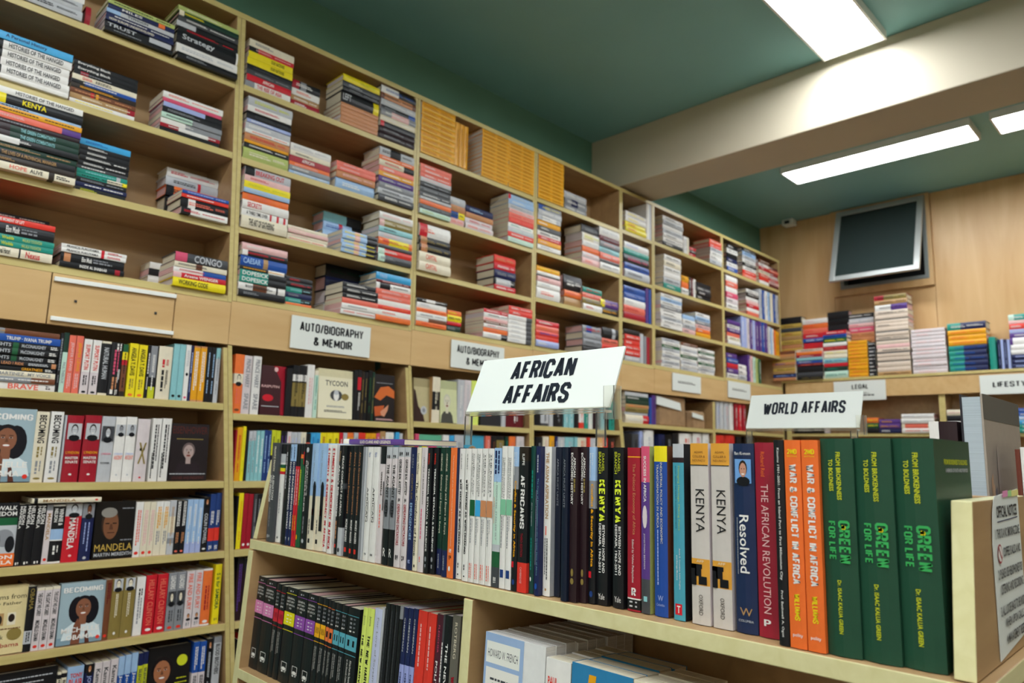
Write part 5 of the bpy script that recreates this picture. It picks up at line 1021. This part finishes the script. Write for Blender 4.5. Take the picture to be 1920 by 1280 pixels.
fbk(1002.6, 1011.5, 837, 'k+n@0-1', [T_('The Crisis of Democratization in the Greater Horn of Africa', .22, .87, 'T', .5, .72, 0), T_('TOWARDS BUILDING INSTITUTIONAL FOUNDATIONS', .3, .8, 'x', .2, .35, 0), T_('#', .06, .18, 'x', .4, .6), T_('o', .92, .96, 'b', .25, .75)], 'black paperback with small pale lettering')
fbk(1018.3, 1031.8, 837.5, 'w', [T_('THE ASIAN ASPIRATION', .04, .49, 'U', .3, .75, .02), T_('p', 0, 0, 'w'), T_('#', .62, .9, 'E', .55, .68), T_('#', .62, .86, 'E', .3, .4), T_('=', .54, .6, 's', .35, .5), T_('#', .95, .965, 'U', .3, .7)][:1]+[T_('#', .62, .9, 'E', .55, .68), T_('#', .62, .86, 'E', .3, .4), T_('=', .54, .6, 's', .35, .5), T_('#', .95, .965, 'U', .3, .7)], 'thick white hardback lettered the asian aspiration', hard=True, side='x')
am = [T_('AFRICA MUST UNITE', .08, .4, 'e', .35, .65, 0)]
fbk(1039.5, 1050.5, 838.5, '131c30', am, 'plain navy black paperback'); fbk(1052, 1063, 838.5, '131c30', am, 'plain navy black paperback')
ae = [T_('AFRICAN', .07, .2, 'w', .55, .85, .02), T_('ECONOMIC HISTORY', .04, .38, 'w', .2, .5, .02), T_('#', .21, .3, 'z', .6, .8), T_('o', .79, .84, 'z', .3, .65), T_('o', .85, .89, 'z', .25, .7)]
fbk(1067, 1081, 838, 'H', ae, 'dark maroon paperback on economic history'); fbk(1086.6, 1099, 838, 'H', ae, 'dark maroon paperback on economic history')
fbk(1103, 1115.5, 838.5, 'k+S@0-.22+e@.22-.4', cf, 'black paperback with yellow lettering and blue top')
kn = [T_('DANIEL', .04, .16, 'Y', .5, .72, 0), T_('BRANCH', .03, .17, 'Y', .18, .42, 0), T_('KENYA', .21, .48, 'E1F03C', .22, .8, .05), T_('BETWEEN HOPE AND', .5, .8, 'w', .56, .8, .02), T_('DESPAIR, 1963-2011', .49, .8, 'w', .2, .45, .02), T_('^Yale', .93, .965, 'w', .2, .8, .0)]
fbk(1118.5, 1138.5, 839, 'k', kn, 'black paperback with large lime yellow title', hard=False); fbk(1148.7, 1168.5, 839, 'k', kn, 'black paperback with large lime yellow title')
fbk(1176, 1199.5, 839.5, 'a01c2e+a@.055-.062+k@.93-.99+w@.922-.93', [T_('The Political Economy of Africa', .1, .54, 'f', .4, .68, 0), T_('Edited by Vishnu Padayachee', .57, .83, 'w', .35, .55, .0), T_('^R', .86, .91, 'w', .35, .7, .05), T_('#', .94, .95, 'x', .1, .9), T_('#', .965, .975, 'x', .1, .9)], 'red paperback with patterned black foot')
fbk(1201.8, 1218, 837, 'v+P@0-.22+E@.8-1', [T_('SUCCESS IN AFRICA', .06, .34, 'w', .35, .65, .02), T_('o', .36, .5, 'j', .2, .75), T_('JONATHAN BERMAN', .53, .74, 'w', .3, .5, 0), T_('=', .9, .93, 'T', .3, .7)], 'purple paperback with a pale tree', side='L')
fbk(1225.8, 1250.5, 836.5, '1f4a9c+y@0-.095', [T_('INDUSTRIAL POLICY AND ECONOMIC', .1, .58, 'c', .52, .68, .0), T_('TRANSFORMATION IN AFRICA', .11, .49, 'c', .24, .4, .0), T_('#', .5, .82, 'l', .28, .36), T_('^W', .88, .91, 'l', .3, .7, 0), T_('^Columbia', .925, .94, 'l', .2, .8, 0)], 'bright blue hardback with a yellow top', side='u', hard=True)
fbk(1262, 1283, 832.5, '4aa0b4+x@0-.08+H@.08-.11', [T_('Managing Heritage, Making Peace', .13, .5, 'a8c860', .45, .65, 0), T_('HISTORY, IDENTITY AND MEMORY IN CONTEMPORARY KENYA', .13, .49, 'k', .22, .35, 0), T_('Annie E. Coombes, Lotte Hughes', .6, .83, 'w', .5, .64, .01), T_('and Karega-Munene', .64, .78, 'w', .26, .4, .01), T_('=', .91, .97, 'r', .15, .75), T_('^T', .92, .96, 'w', .3, .6, .02)], 'teal paperback with a red logo square', side='k')
ox = [T_('^ADAM,', .045, .058, 'u', .25, .75, 0), T_('^COLLIER &', .068, .081, 'u', .15, .85, 0), T_("^NDUNG'U", .091, .104, 'u', .15, .85, 0), T_('=', .122, .127, 'k', 0, 1), T_('KENYA', .26, .5, 'k', .3, .78, .0), T_('^AFP', .652, .665, 'c', .3, .7, 0),
      T_('=', .675, .79, 'k', 0, .28), T_('=', .675, .7, 'k', .0, .6), T_('=', .7, .74, 'k', .2, .55), T_('=', .74, .785, 'k', .4, .85), T_('OXFORD', .84, .95, 'h', .4, .62, 0)]
fbk(1295.5, 1329.5, 831.5, 'cdc6bf+dfa03a@0-.122+dfa03a@.645-.79', ox, 'stone paperback with an amber top', side='j'); fbk(1334.5, 1370, 831.5, 'cdc6bf+dfa03a@0-.122+dfa03a@.645-.79', ox, 'stone paperback with an amber top', side='j')
fbk(1376.3, 1416, 832, '1c2c50', [T_('^Ban Ki-moon', .045, .062, 'w', .12, .88, .0), T_('=', .085, .215, '6fa0d8', .12, .9), T_('face', .085, .215, 'c8927a', .12, .9), T_('Resolved', .385, .69, 'w', .28, .72, .01), T_('#', .4, .7, 'e', .16, .2), T_('^W', .87, .91, 'U', .22, .8, 0), T_('^COLUMBIA', .93, .942, 'x', .15, .85, 0)], 'thick navy hardback with a small portrait', hard=True)
fbk(1418, 1454.3, 830, '9c1f34+o@0-.0', [T_('Richard Reid', .05, .18, 'o', .35, .55, 0), T_('THE AFRICAN REVOLUTION', .22, .88, 'p', .32, .7, .0), T_('^P', .91, .945, 'w', .3, .65, .03), T_('^#', 0, 0.001, 'w')][:3], 'thick red hardback lettered the african revolution', hard=True, side='o')
fbk(1455, 1474, 825.5, 'k', [T_('Kisumu 1901-2001: From an Inland Port to First Millennium City', .04, .69, 'w', .3, .6, .01), T_('Prof. Bethwell A. Ogot', .74, .96, 'w', .3, .58, .01)], 'black paperback with one long white title')
wc = [T_('^2ND', .045, .07, 'y', .2, .8, .03), T_('^EDITION', .077, .084, 'y', .2, .8, 0), T_('WAR & CONFLICT IN AFRICA', .12, .7, 'w', .3, .75, .04), T_('WILLIAMS', .745, .87, 'y', .35, .68, .03), T_('^polity', .93, .95, 'w', .2, .8, .01)]
fbk(1475.6, 1506.5, 825.5, 'f0712e', wc, 'orange paperback lettered war and conflict'); fbk(1508, 1540.5, 825.5, 'f0712e', wc, 'orange paperback lettered war and conflict')
gr = [T_('FROM BROKENNESS', .065, .29, 'Y', .5, .64, .02), T_('TO BOLDNESS', .1, .25, 'Y', .27, .4, .02), T_('GREEN', .385, .58, '3fae5c', .5, .84, .04), T_('FOR LIFE', .39, .57, '3fae5c', .2, .4, .03), T_('o', .405, .43, 'y', .58, .72), T_('Dr. ISAAC KALUA GREEN', .66, .9, 'Y', .4, .52, .02)]
fbk(1543, 1606, 822.5, '1f4a36', gr, 'massive dark green hardback', hard=True); fbk(1608, 1679.5, 822, '1f4a36', gr, 'massive dark green hardback', hard=True); fbk(1682, 1762, 822, '1f4a36', gr, 'massive dark green hardback', hard=True, D=.155, page='w')
n_ = len(F); s_end = None; x_end = None; rnd = random.Random(77); last = None
for i, (xl, xr, yt, tok, texts, hint, ex) in enumerate(F):
    base, bands, tcol, _, _ = parse(tok); zz = zb(FF, xl); zc = -.1; o2 = 0.0
    if s_end is not None and xl > x_end+1.6:
        o2 = min(.022, max(0, FF.offset_for(xl, s_end, zc))); a0 = max(s_end+.0002, FF.along(xl, zc, o2))
    else:
        a0 = FF.along(xl, zc, 0); a0 = max(a0, s_end+.0002) if s_end is not None else a0
    a1 = FF.along(xr, zc, o2); T = max(.004, a1-a0); H = FF.height(yt, a0, o2)-zz; s_end = a0+T; x_end = xr
    hard = ex.get('hard', False)
    o = book_local('hardback_book' if hard else 'paperback_book', T-.0003, H, ex.get('D', .15*rnd.uniform(.95, 1.0)), base, False, bands, texts, hard=hard, page=ex.get('page', rnd.choice('cccw')), rnd=rnd, side=ex.get('side'), loc=FF.pt(a0, zz+.0006, o2), rz=FF.rz)
    cn = CN.get(base, 'coloured'); h = hint or f"{cn} {'hardback' if hard else 'paperback'}"
    k = n_-1-i
    tag(o, f"{h}, {nth(k)} from the end board, front bookcase", 'hardback' if hard else 'paperback', GF); last = (o, a0+T, zz, H)
# print on the near cover of the last green book
o, a, zz, H = last
m = MB(); y = .0006
tt = MB()
T0 = a
for s, d0, d1, h0, h1, c in (('FROM BROKENNESS TO BOLDNESS', .03, .135, .895, .915, 'Y'), ('A MEMOIR OF FAITH AND PURPOSE', .04, .13, .86, .877, 'x')):
    th = 0
me_T = max(v.co.x for v in o.data.vertices)
for s, d0, d1, h0, h1, c in (('FROM BROKENNESS TO BOLDNESS', .04, .14, .885, .91, 'Y'), ('A MEMOIR OF FAITH AND PURPOSE', .045, .14, .85, .868, 'x')):
    put_text(tt, s, Vector((me_T+.0005, d0, H*h0)), Vector((0, 1, 0)), Vector((0, 0, 1)), d1-d0, H*(h1-h0), cc(c), .02)
tt.build('cover_print', M_INK, o)

# ---------------------------------------------------------------- lower shelf of the display case
GQ = 'books on the lower shelf of the display bookcase'
FL = Frame('F', .884); lean = -.052
def gh(c, num, big=True, t2='AFRICA'):
    r = [T_('^GENERAL', .105, .125, 'w', .15, .85, 0), T_('^HISTORY', .14, .16, 'w', .15, .85, 0), T_('^OF AFRICA', .175, .195, 'w', .1, .9, 0), T_('^'+num, .21, .23, 'w', .4, .6, 0), T_('=', .065, .07, c, 0, 1), T_('=', .262, .40, c, 0, 1), T_('#', .29, .3, 'w', .2, .8), T_('#', .33, .34, 'w', .2, .8), T_('#', .36, .37, 'w', .2, .8), T_('=', .45, .456, c, 0, 1), T_('#', .03, .045, 'x', .3, .7),
         T_('=', .78, .785, 'w', .25, .75), T_('=', .86, .865, 'w', .25, .75), T_('=', .78, .865, 'w', .25, .28), T_('=', .78, .865, 'w', .72, .75), T_('o', .83, .862, 'w', .3, .7), T_('#', .87, .885, 'w', .25, .75)]
    return r
def gn(c, num):
    return [T_('#', .1, .12, 'e', .2, .8), T_('#', .14, .16, 'e', .2, .8), T_('#', .18, .2, 'e', .2, .8), T_('=', .075, .08, c, 0, 1), T_('=', .27, .41, c, 0, 1), T_('^'+num, .31, .37, 'k', .2, .8, 0), T_('=', .45, .456, c, 0, 1), T_('#', .22, .235, 'w', .2, .8), T_('Africa from the Seventh', .5, .72, 'w', .55, .72, 0), T_('to the Eleventh Century', .5, .74, 'w', .25, .42, 0)]
Q = [(483.5, 500, 1079, 'k', gh('d884b4', 'V'), 'thick black history volume with a pink label'), (500.5, 519.5, 1085, 'k', gh('d884b4', 'V'), 'thick black history volume with a pink label'), (520.5, 528.5, 1093, 'k', gn('c82838', 'VII'), 'thin black history volume with a red label'), (529.5, 538.5, 1097, 'k', gn('c82838', 'VII'), 'thin black history volume with a red label'),
     (540, 559, 1099, 'k', gh('e8dc20', 'VIII'), 'thick black history volume with a yellow label'), (560, 578.5, 1106, 'k', gh('9050a8', 'VI'), 'thick black history volume with a purple label'), (579.5, 597, 1112, 'k', gh('9050a8', 'VI'), 'thick black history volume with a purple label'),
     (598, 607, 1117, 'k', gn('f0b020', 'III'), 'thin black history volume with an amber label'), (608, 617, 1120, 'k', gn('f0b020', 'III'), 'thin black history volume with an amber label'), (618, 623.5, 1124, 'k', gn('e87840', 'I'), 'thin black history volume with an orange label'), (624, 631, 1127, 'k', gn('e87840', 'I'), 'thin black history volume with an orange label'),
     (632, 642.5, 1129, 'k', gn('5aa8b8', 'II'), 'thin black history volume with a teal label'), (643.5, 654, 1133, 'k', gn('5aa8b8', 'II'), 'thin black history volume with a teal label'), (655, 676, 1137, 'k', gn('5aa8b8', 'II'), 'thick black history volume with a teal label'),
     (682, 690, 1138, 'q', [T_('Juma', .07, .16, 'E', .4, .7, 0), T_('THE NEW HARVEST', .24, .8, 'k', .35, .75, .03)], 'lime paperback lettered the new harvest'), (690.5, 702.5, 1139, 'q', [T_('Juma', .07, .16, 'E', .4, .7, 0), T_('THE NEW HARVEST', .24, .8, 'k', .35, .75, .03)], 'lime paperback lettered the new harvest'),
     (703.5, 717, 1139, 'c4cae6', [T_('For Love of Soysambu', .08, .72, 'e', .4, .7, 0), T_('=', .85, .95, 'k', 0, .6)], 'lavender paperback'), (717.5, 721, 1139, 'x', [], 'thin pale paperback')]
bk = [T_('#', .05, .9, 'E', .4, .6)]
Q += [(722, 730.5, 1130, 'k', bk, 'plain black paperback'), (731.5, 739.5, 1132, 'k', bk, 'plain black paperback'), (740.5, 748, 1134, 'k', bk, 'plain black paperback'), (749, 755, 1136, 'e+k@.1-1', [], 'black paperback with a grey top')]
ch = [T_('CHEESEMAN', .08, .34, 'w', .4, .65, 0), T_('DEMOCRACY IN AFRICA', .5, .98, 'n', .35, .65, .02)]
rd = [T_('#', .1, .42, 'p', .35, .5), T_('=', .55, .6, 'g', .05, .9), T_('=', .6, .66, 'T', 0, 1), T_('#', .74, .78, 'w', .4, .5), T_('The', .86, .92, 'w', .4, .7, .02)]
Q += [(756, 764, 1138, '9aa4dc+n@0-.44', ch, 'navy and lilac paperback lettered democracy'), (764.7, 773.5, 1139, '9aa4dc+n@0-.44', ch, 'navy and lilac paperback lettered democracy'), (774.2, 782.5, 1140, '9aa4dc+n@0-.44', ch, 'navy and lilac paperback lettered democracy'),
      (783.5, 800, 1143, 'R', rd, 'bright red paperback with a green strip'), (801, 817, 1148, 'R', rd, 'bright red paperback with a green strip'), (818.5, 829.5, 1150, '4c1c2c', [T_('FLEISCHER', .08, .28, 'P', .4, .65, 0), T_('POLITICAL PARTIES', .34, .95, 'w', .3, .65, .02)], 'dark maroon paperback on political parties'), (830, 833.5, 1152, 'E', [T_('#', .2, .8, 'w')], 'thin grey paperback'),
      (834, 846, 1153, 'k', [T_('THE NEW SCRAMBLE', .2, .9, 'w', .35, .7, .02)], 'black paperback lettered the new scramble'), (847, 862, 1152, '6a665c', [T_('ROTBERG', .05, .3, 'c', .4, .7, .0), T_('WHEN STATES FAIL', .42, 1.0, 'd', .35, .75, .03)], 'grey brown paperback with dark red title')]
s_end = None; x_end = None; rnd = random.Random(78)
for i, (xl, xr, yt, tok, texts, hint) in enumerate(Q):
    base, bands, _, _, _ = parse(tok); zt_ = -.31; offt = .011
    a0 = FL.along(xl, zt_, offt)
    a0 = max(a0, s_end+.0002) if s_end is not None else max(a0, -1.7665)
    a1 = FL.along(xr, zt_, offt); T = max(.004, a1-a0); H = (FL.height(yt, a0, offt)-LZ)*1.0; s_end = a0+T
    o = book_local('paperback_book', T-.0003, H, .17*rnd.uniform(.96, 1.0), base, False, bands, texts, page=rnd.choice('cccpj'), rnd=rnd, loc=FL.pt(a0, LZ+.0005), rz=FL.rz, lean=0)
    # lean the book back by about three degrees, its front lower edge on the shelf
    o.rotation_euler = (Matrix.Rotation(FL.rz, 3, 'Z') @ Matrix.Rotation(lean, 3, 'X')).to_euler()
    tag(o, f"{hint}, {nth(i)} along the lower shelf, front bookcase", 'paperback', GQ)
# face-out piles in the lower shelf's second compartment
def pile(px0, px1, ytop, n, T, dx, col, art, label, page='w', lab2=None, spine=None):
    a0 = FL.along(px0, -.3, -.01); a1 = FL.along(px1, -.3, -.01); z = LZ
    for k in range(n):
        H = FL.height(ytop, a0, .002)-z-(0.0015*(k % 2)); Wd = a1-a0-(.002*(k % 3))
        mb = MB(); t = .0012; c = cc(col)
        mb.box(0, Wd, 0, t, 0, H, c); mb.box(0, Wd, T-t, T, 0, H, c); mb.box(0, t, t, T-t, 0, H, c)
        o = mb.build('hardback_book', M_COVER); dd = -.01+k*(T+.0005); p = FL.pt(a0, z+.0008-.052*dd, dd); o.location = (p.x, p.y, p.z+CZ)
        o.rotation_euler = (Matrix.Rotation(FL.rz, 3, 'Z') @ Matrix.Rotation(lean, 3, 'X')).to_euler()
        pb = MB(); pb.box(t, Wd-.001, t, T-t, .001, H-.0005, cc(page)); pb.build('page_block', M_PAGE, o)
        if k == 0: print_art(art, Wd, H, o)
        tag(o, label if k == 0 else f'{lab2}, {nth(k-1)} behind its front cover', 'hardback', GQ)
fr_art = [('r', 0, 0, .66, 1, '9ab4d8'), ('r', .58, .2, .64, .7, 'c8b068'), ('r', .03, .8, .6, .945, 'e6e8e0'), ('t', 'HOWARD W. FRENCH', .06, .84, .57, .895, 'E', 0), ('r', .04, 0, .6, .77, 'e8e6de'), ('#', .12, .69, .5, .705, 'E'), ('#', .16, .66, .46, .672, 'E'), ('t', 'Born in', .12, .5, .56, .61, 'k', 0), ('t', 'Blackness', .1, .36, .58, .46, 'k', 0)]
pile(902, 1014, 1184, 9, .026, 0, 'e4e4e2', fr_art, 'front white hardback with pale blue printed panel, lower shelf of front bookcase', lab2='white hardback in the pile after the pale blue panel')
a_ = FL.along(1016, -.3); 
pile(1016, 1062, 1232, 5, .03, 0, 'w', [('t', 'PAUL', .1, .82, .5, .88, 'R', .02), ('t', 'KENYON', .05, .72, .6, .79, 'R', .02), ('r', 0, .5, .62, .6, 'z'), ('r', .66, .3, 1, .8, 'n')], 'white hardback with red lettering beside the white pile', page='c', lab2='cream edged hardback in the pile behind the red lettered one')
pile(1064, 1178, 1241, 4, .035, 0, '2f7fae', [('p', [(.2, .5), (.3, .95), (.42, .95), (.36, .7), (.5, .5), (.4, .5), (.3, .66), (.27, .5)], 'a'), ('p', [(.55, .5), (.6, .9), (.72, .9), (.7, .5)], 'a'), ('p', [(.75, .5), (.78, .88), (.9, .84), (.86, .5)], 'a'), ('p', [(0, .6), (.14, .4), (.1, .2), (0, .1)], '1c5a80'), ('#', .1, .7, .28, .73, 'w')], 'blue hardback with golden brush strokes, lower shelf of front bookcase', page='c', lab2='hardback in the pile behind the golden brush stroke cover')
pile(1180, 1270, 1275, 4, .03, 0, 'c', [], 'cream hardback after the blue one, at the picture foot', page='c', lab2='cream hardback in the last pile of the lower shelf')

# ---------------------------------------------------------------- notice on the end board
p0 = (.20515)
nt = empty('notice', (.985, p0, -.218), 'white official notices sheet taped to the end board', 'notice')
m = MB(); xs = [0, .135]; zz0 = -.214+.218
m.face([(0.0, 0, zz0), (.15, 0, zz0+.012), (.148, -.001, .19), (.02, -.001, .183), (.008, -.001, .165), (0, -.0005, .13)])
m.face([(.148, -.001, .19), (.15, 0, zz0+.012), (0, 0, zz0), (0, -.0005, .13), (.008, -.001, .165), (.02, -.001, .183)])
sheet = m.build('sheet', M_BOARD, nt)
sd = sheet.modifiers.new('s', 'SOLIDIFY'); sd.thickness = .0002
tb = MB(); X_ = Vector((1, 0, 0)); Z_ = Vector((0, 0, 1))
def ntx(s, x0, x1, z0, z1, c='k', b=.02): put_text(tb, s, Vector((x0, -.0016, z0)), X_, Z_, x1-x0, z1-z0, cc(c), b)
ntx('OFFICIAL NOTICES', .025, .135, .158, .172); tb.face([(.025, -.0016, .153), (.135, -.0016, .155), (.135, -.0016, .1562), (.025, -.0016, .1542)], cc('n'))
ntx('1. THIS IS A NO SMOKING ZONE.', .012, .142, .135, .146); ntx('COFFEE IS ALSO A NO.', .045, .14, .113, .124)
for r_, c_ in ((.011, 'd'), (.009, 'w')): tb.face([(.028+r_*math.cos(g*math.pi/8), -.0016-(.011-r_)*.05, .118+r_*math.sin(g*math.pi/8)) for g in range(16)], cc(c_))
tb.face([(.021, -.0019, .124), (.023, -.0019, .126), (.035, -.0019, .112), (.033, -.0019, .11)], cc('d'))
ntx('2. PLEASE USE HEADPHONES FOR', .012, .142, .09, .101); ntx('LISTENING AND RECORDING', .02, .14, .073, .084)
ntx('3. ALL LOOSE BAGS TO BE INSIDE', .012, .142, .05, .061); ntx('WHEN UPON CALLS.', .03, .13, .036, .046); ntx('4. MANAGEMENT RESERVES', .03, .142, .018, .029)
tb.build('notice_lettering', M_INK, nt)
tb = MB()
for x0, x1, c in ((.06, .088, 'e898c0'), (.088, .108, 'a8d890'), (.108, .148, 'e8e090')): tb.face([(x0, -.0022, .181), (x1, -.0022, .182), (x1, -.0022, .1895), (x0, -.0022, .1885)], cc(c))
tb.build('sticky_tabs', M_INK, nt)

# ---------------------------------------------------------------- things on the far side of the case
ab = empty('art_book', (1.20, .2486, -.2164), 'tall grey brown art book standing behind the cream end board', 'art book')
m = MB(); c = cc('a3988c'); m.box(0, .24, 0, .0025, 0, .318, c); m.box(0, .24, .026, .0285, 0, .318, cc('2a2830')); m.box(.2375, .24, .0025, .026, 0, .318, c); m.build('cover', M_COVER, ab)
m = MB(); m.box(.001, .2375, .0028, .0258, .003, .314, cc('b4c0c8')); m.build('page_block', M_PAGE, ab)
tb = MB(); rn = random.Random(4)
tb.face([(0, -.0004, .282), (.24, -.0004, .282), (.24, -.0004, .318), (0, -.0004, .318)], cc('605e58'))
for i in range(16):
    x, z, w_, h_ = rn.uniform(.01, .2), rn.uniform(.02, .18), rn.uniform(.012, .035), rn.uniform(.04, .1)
    tb.face([(x, -.0005-i*.00003, z), (x+w_, -.0005-i*.00003, z-.01), (x+w_*.8, -.0005-i*.00003, z+h_), (x+w_*.2, -.0005-i*.00003, z+h_*.9)], cc(rn.choice(['c4a284', '7c7880', 'b0a296', 'd0b090', '8c8488'])))
tb.build('cover_print', M_INK, ab)
FB = Frame('F', 1.2)
def lone(xl, xr, yt, col, label, X=1.2, z=-.218, D=.14, **k):
    fr = Frame('F', X); a0, a1 = fr.along(xl, 0), fr.along(xr, 0); H = fr.height(yt, a0)-z
    o = book_local('paperback_book', a1-a0, H, D, col, False, rnd=rnd, loc=fr.pt(a0, z), rz=fr.rz, **k); tag(o, label, 'paperback', 'books on the far side of the display case'); return o
lone(1746, 1764, 790, 'w', 'white paperback behind the third green hardback', D=.12, page='w')
lone(1765, 1799, 790, 'H', 'dark maroon paperback between the green hardback and the art book', D=.12)
o = lone(1905, 1914, 842, '6a3428', 'narrow rust brown paperback at the picture edge beside the end board', X=1.22, z=-.2165, texts=[('AFRICA', .3, .5, 'c', (.3, .7))]); lone(1915, 1932, 838, 'w', 'white paperback at the picture edge beside the rust brown spine', X=1.22, z=-.2165)
# standing row and the purple book lying on it, behind the near row
FP = Frame('F', .95); pa, pb_ = FP.along(644, .02), FP.along(757, .02)
o = book_local('paperback_book', .0125, pb_-pa, .15, 'v', True, [(0, .1, 'w')], [('LUO CLANS AND LEGENDS', .3, .8, 'c', (.2, .75), .02)], loc=FP.pt(pa, .0137), rz=FP.rz)
tag(o, 'purple paperback lying flat across the tops of the front row', 'paperback', GF)

# ---------------------------------------------------------------- slanted signs in clear stands
def slant_sign(X, k, yl, yr, z0, lines, label, leg_z, legh=.035):
    """card leaning back in a clear U channel on two clear legs"""
    dz, dx = .0985*k, .041*k
    t = empty('slanted_sign', (X, (yl+yr)/2, z0), label, 'sign'); yc = (yl+yr)/2; hw = (yl-yr)/2
    nrm = Vector((-dz, 0, dx)).normalized()*.0015
    m = MB(); q = []
    for z, x in ((0, 0), (dz, dx)):
        q += [(x, hw, z), (x, -hw, z), (x-nrm.x*2, -hw, z-nrm.z*2), (x-nrm.x*2, hw, z-nrm.z*2)]
    m.mesh8([q[1], q[2], q[3], q[0], q[5], q[6], q[7], q[4]]); m.build('card', M_BOARD, t)
    tb = MB(); Rv = Vector((0, -1, 0)); Uv = Vector((dx, 0, dz)); L = Uv.length; Uv.normalize(); o0 = Vector((0, hw, 0))+nrm*.4
    for s, u0, u1, v0, v1 in lines: put_text(tb, s, o0+Rv*(2*hw*u0)+Uv*(L*v0), Rv, Uv, 2*hw*(u1-u0), L*(v1-v0), cc('1c222c'), .06)
    tb.build('sign_lettering', M_INK, t)
    m = MB(); m.box(-.006, .012, -hw+.004, hw-.004, -.0085, -.0045); m.box(-.006, -.0045, -hw+.004, hw-.004, -.0045, .001); m.build('clear_channel', M_ACR, t)
    for sgn in (1, -1):
        y0 = sgn*(hw-.013)
        m = MB(); w_ = .010; b_ = leg_z-z0
        m.box(-.006, -.0045, y0-w_, y0-w_+.0022, b_, -.0088); m.box(-.006, -.0045, y0+w_-.0022, y0+w_, b_, -.0088); m.box(-.0045, -.003, y0-w_, y0+w_, b_, -.0088)
        m.build('clear_leg', M_ACR, t)
    m = MB(); y0 = -hw-.004; m.box(-.008, -.0065, y0-.010, y0+.010, -.02, .028*k+.004); m.box(-.0065, .012, y0-.0105, y0-.0085, -.02, .028*k+.004); m.build('clear_clip', M_ACR, t)
    return t
X1 = .93; k1 = X1/XF
slant_sign(X1, k1, .994*k1, .668*k1, .0745*k1, [('AFRICAN', .27, .72, .55, .90), ('AFFAIRS', .27, .73, .10, .45)], 'large slanted white sign reading African affairs in a clear stand', .0155)
X2 = 2.04; k2 = X2/XF
slant_sign(X2, 1.03, .448*k2, .307*k2, .0405*k2, [('WORLD AFFAIRS', .14, .87, .4, .76)], 'small slanted white sign reading world affairs in a clear stand', .021)
# the second display case that carries it, mostly hidden behind the first
D2 = empty('display_bookcase', (2.25, .75, FLOOR), 'second display bookcase beyond the first, under the world affairs sign', 'bookcase')
def d2(name, mb):
    o = mb.build(name, W2, None, origin=(2.25, .75, FLOOR), bevel=.0015); o.parent = D2; o.location = (0, 0, 0)
for y in (.18, 1.28):
    m = MB(); m.box(2.0, 2.5, y, y+.024, FLOOR+.001, -.2355, front=((5,), 1)); d2('side_panel', m)
m = MB(); m.box(1.99, 2.51, .17, 1.315, -.235, -.2115, front=((5,), 1)); d2('top_shelf', m)
m = MB(); m.box(2.245, 2.255, .2045, 1.2795, FLOOR+.001, -.236); d2('back_panel', m)
bs = []; px = 1100; rn = random.Random(9); F2 = Frame('F', 2.02); s = -1.05; 
while s < -.25:
    T = rn.uniform(.018, .04); c = rn.choice('wkcbrgneEmt'); H = rn.uniform(.214, .23)
    o = queue('paperback_book', T, H, .14, c, False, fr=F2, rnd=rn, loc=F2.pt(s, -.2113), rz=F2.rz)
    tag(o, f'{CN[c]} paperback, {nth(len(bs))} upright one under the world affairs sign', 'paperback', 'books on the second display bookcase'); bs.append(o); s += T+.0004

flush({'paperback_book': 330-n_-len(Q)-20, 'hardback_book': 290, 'magazine': 100})
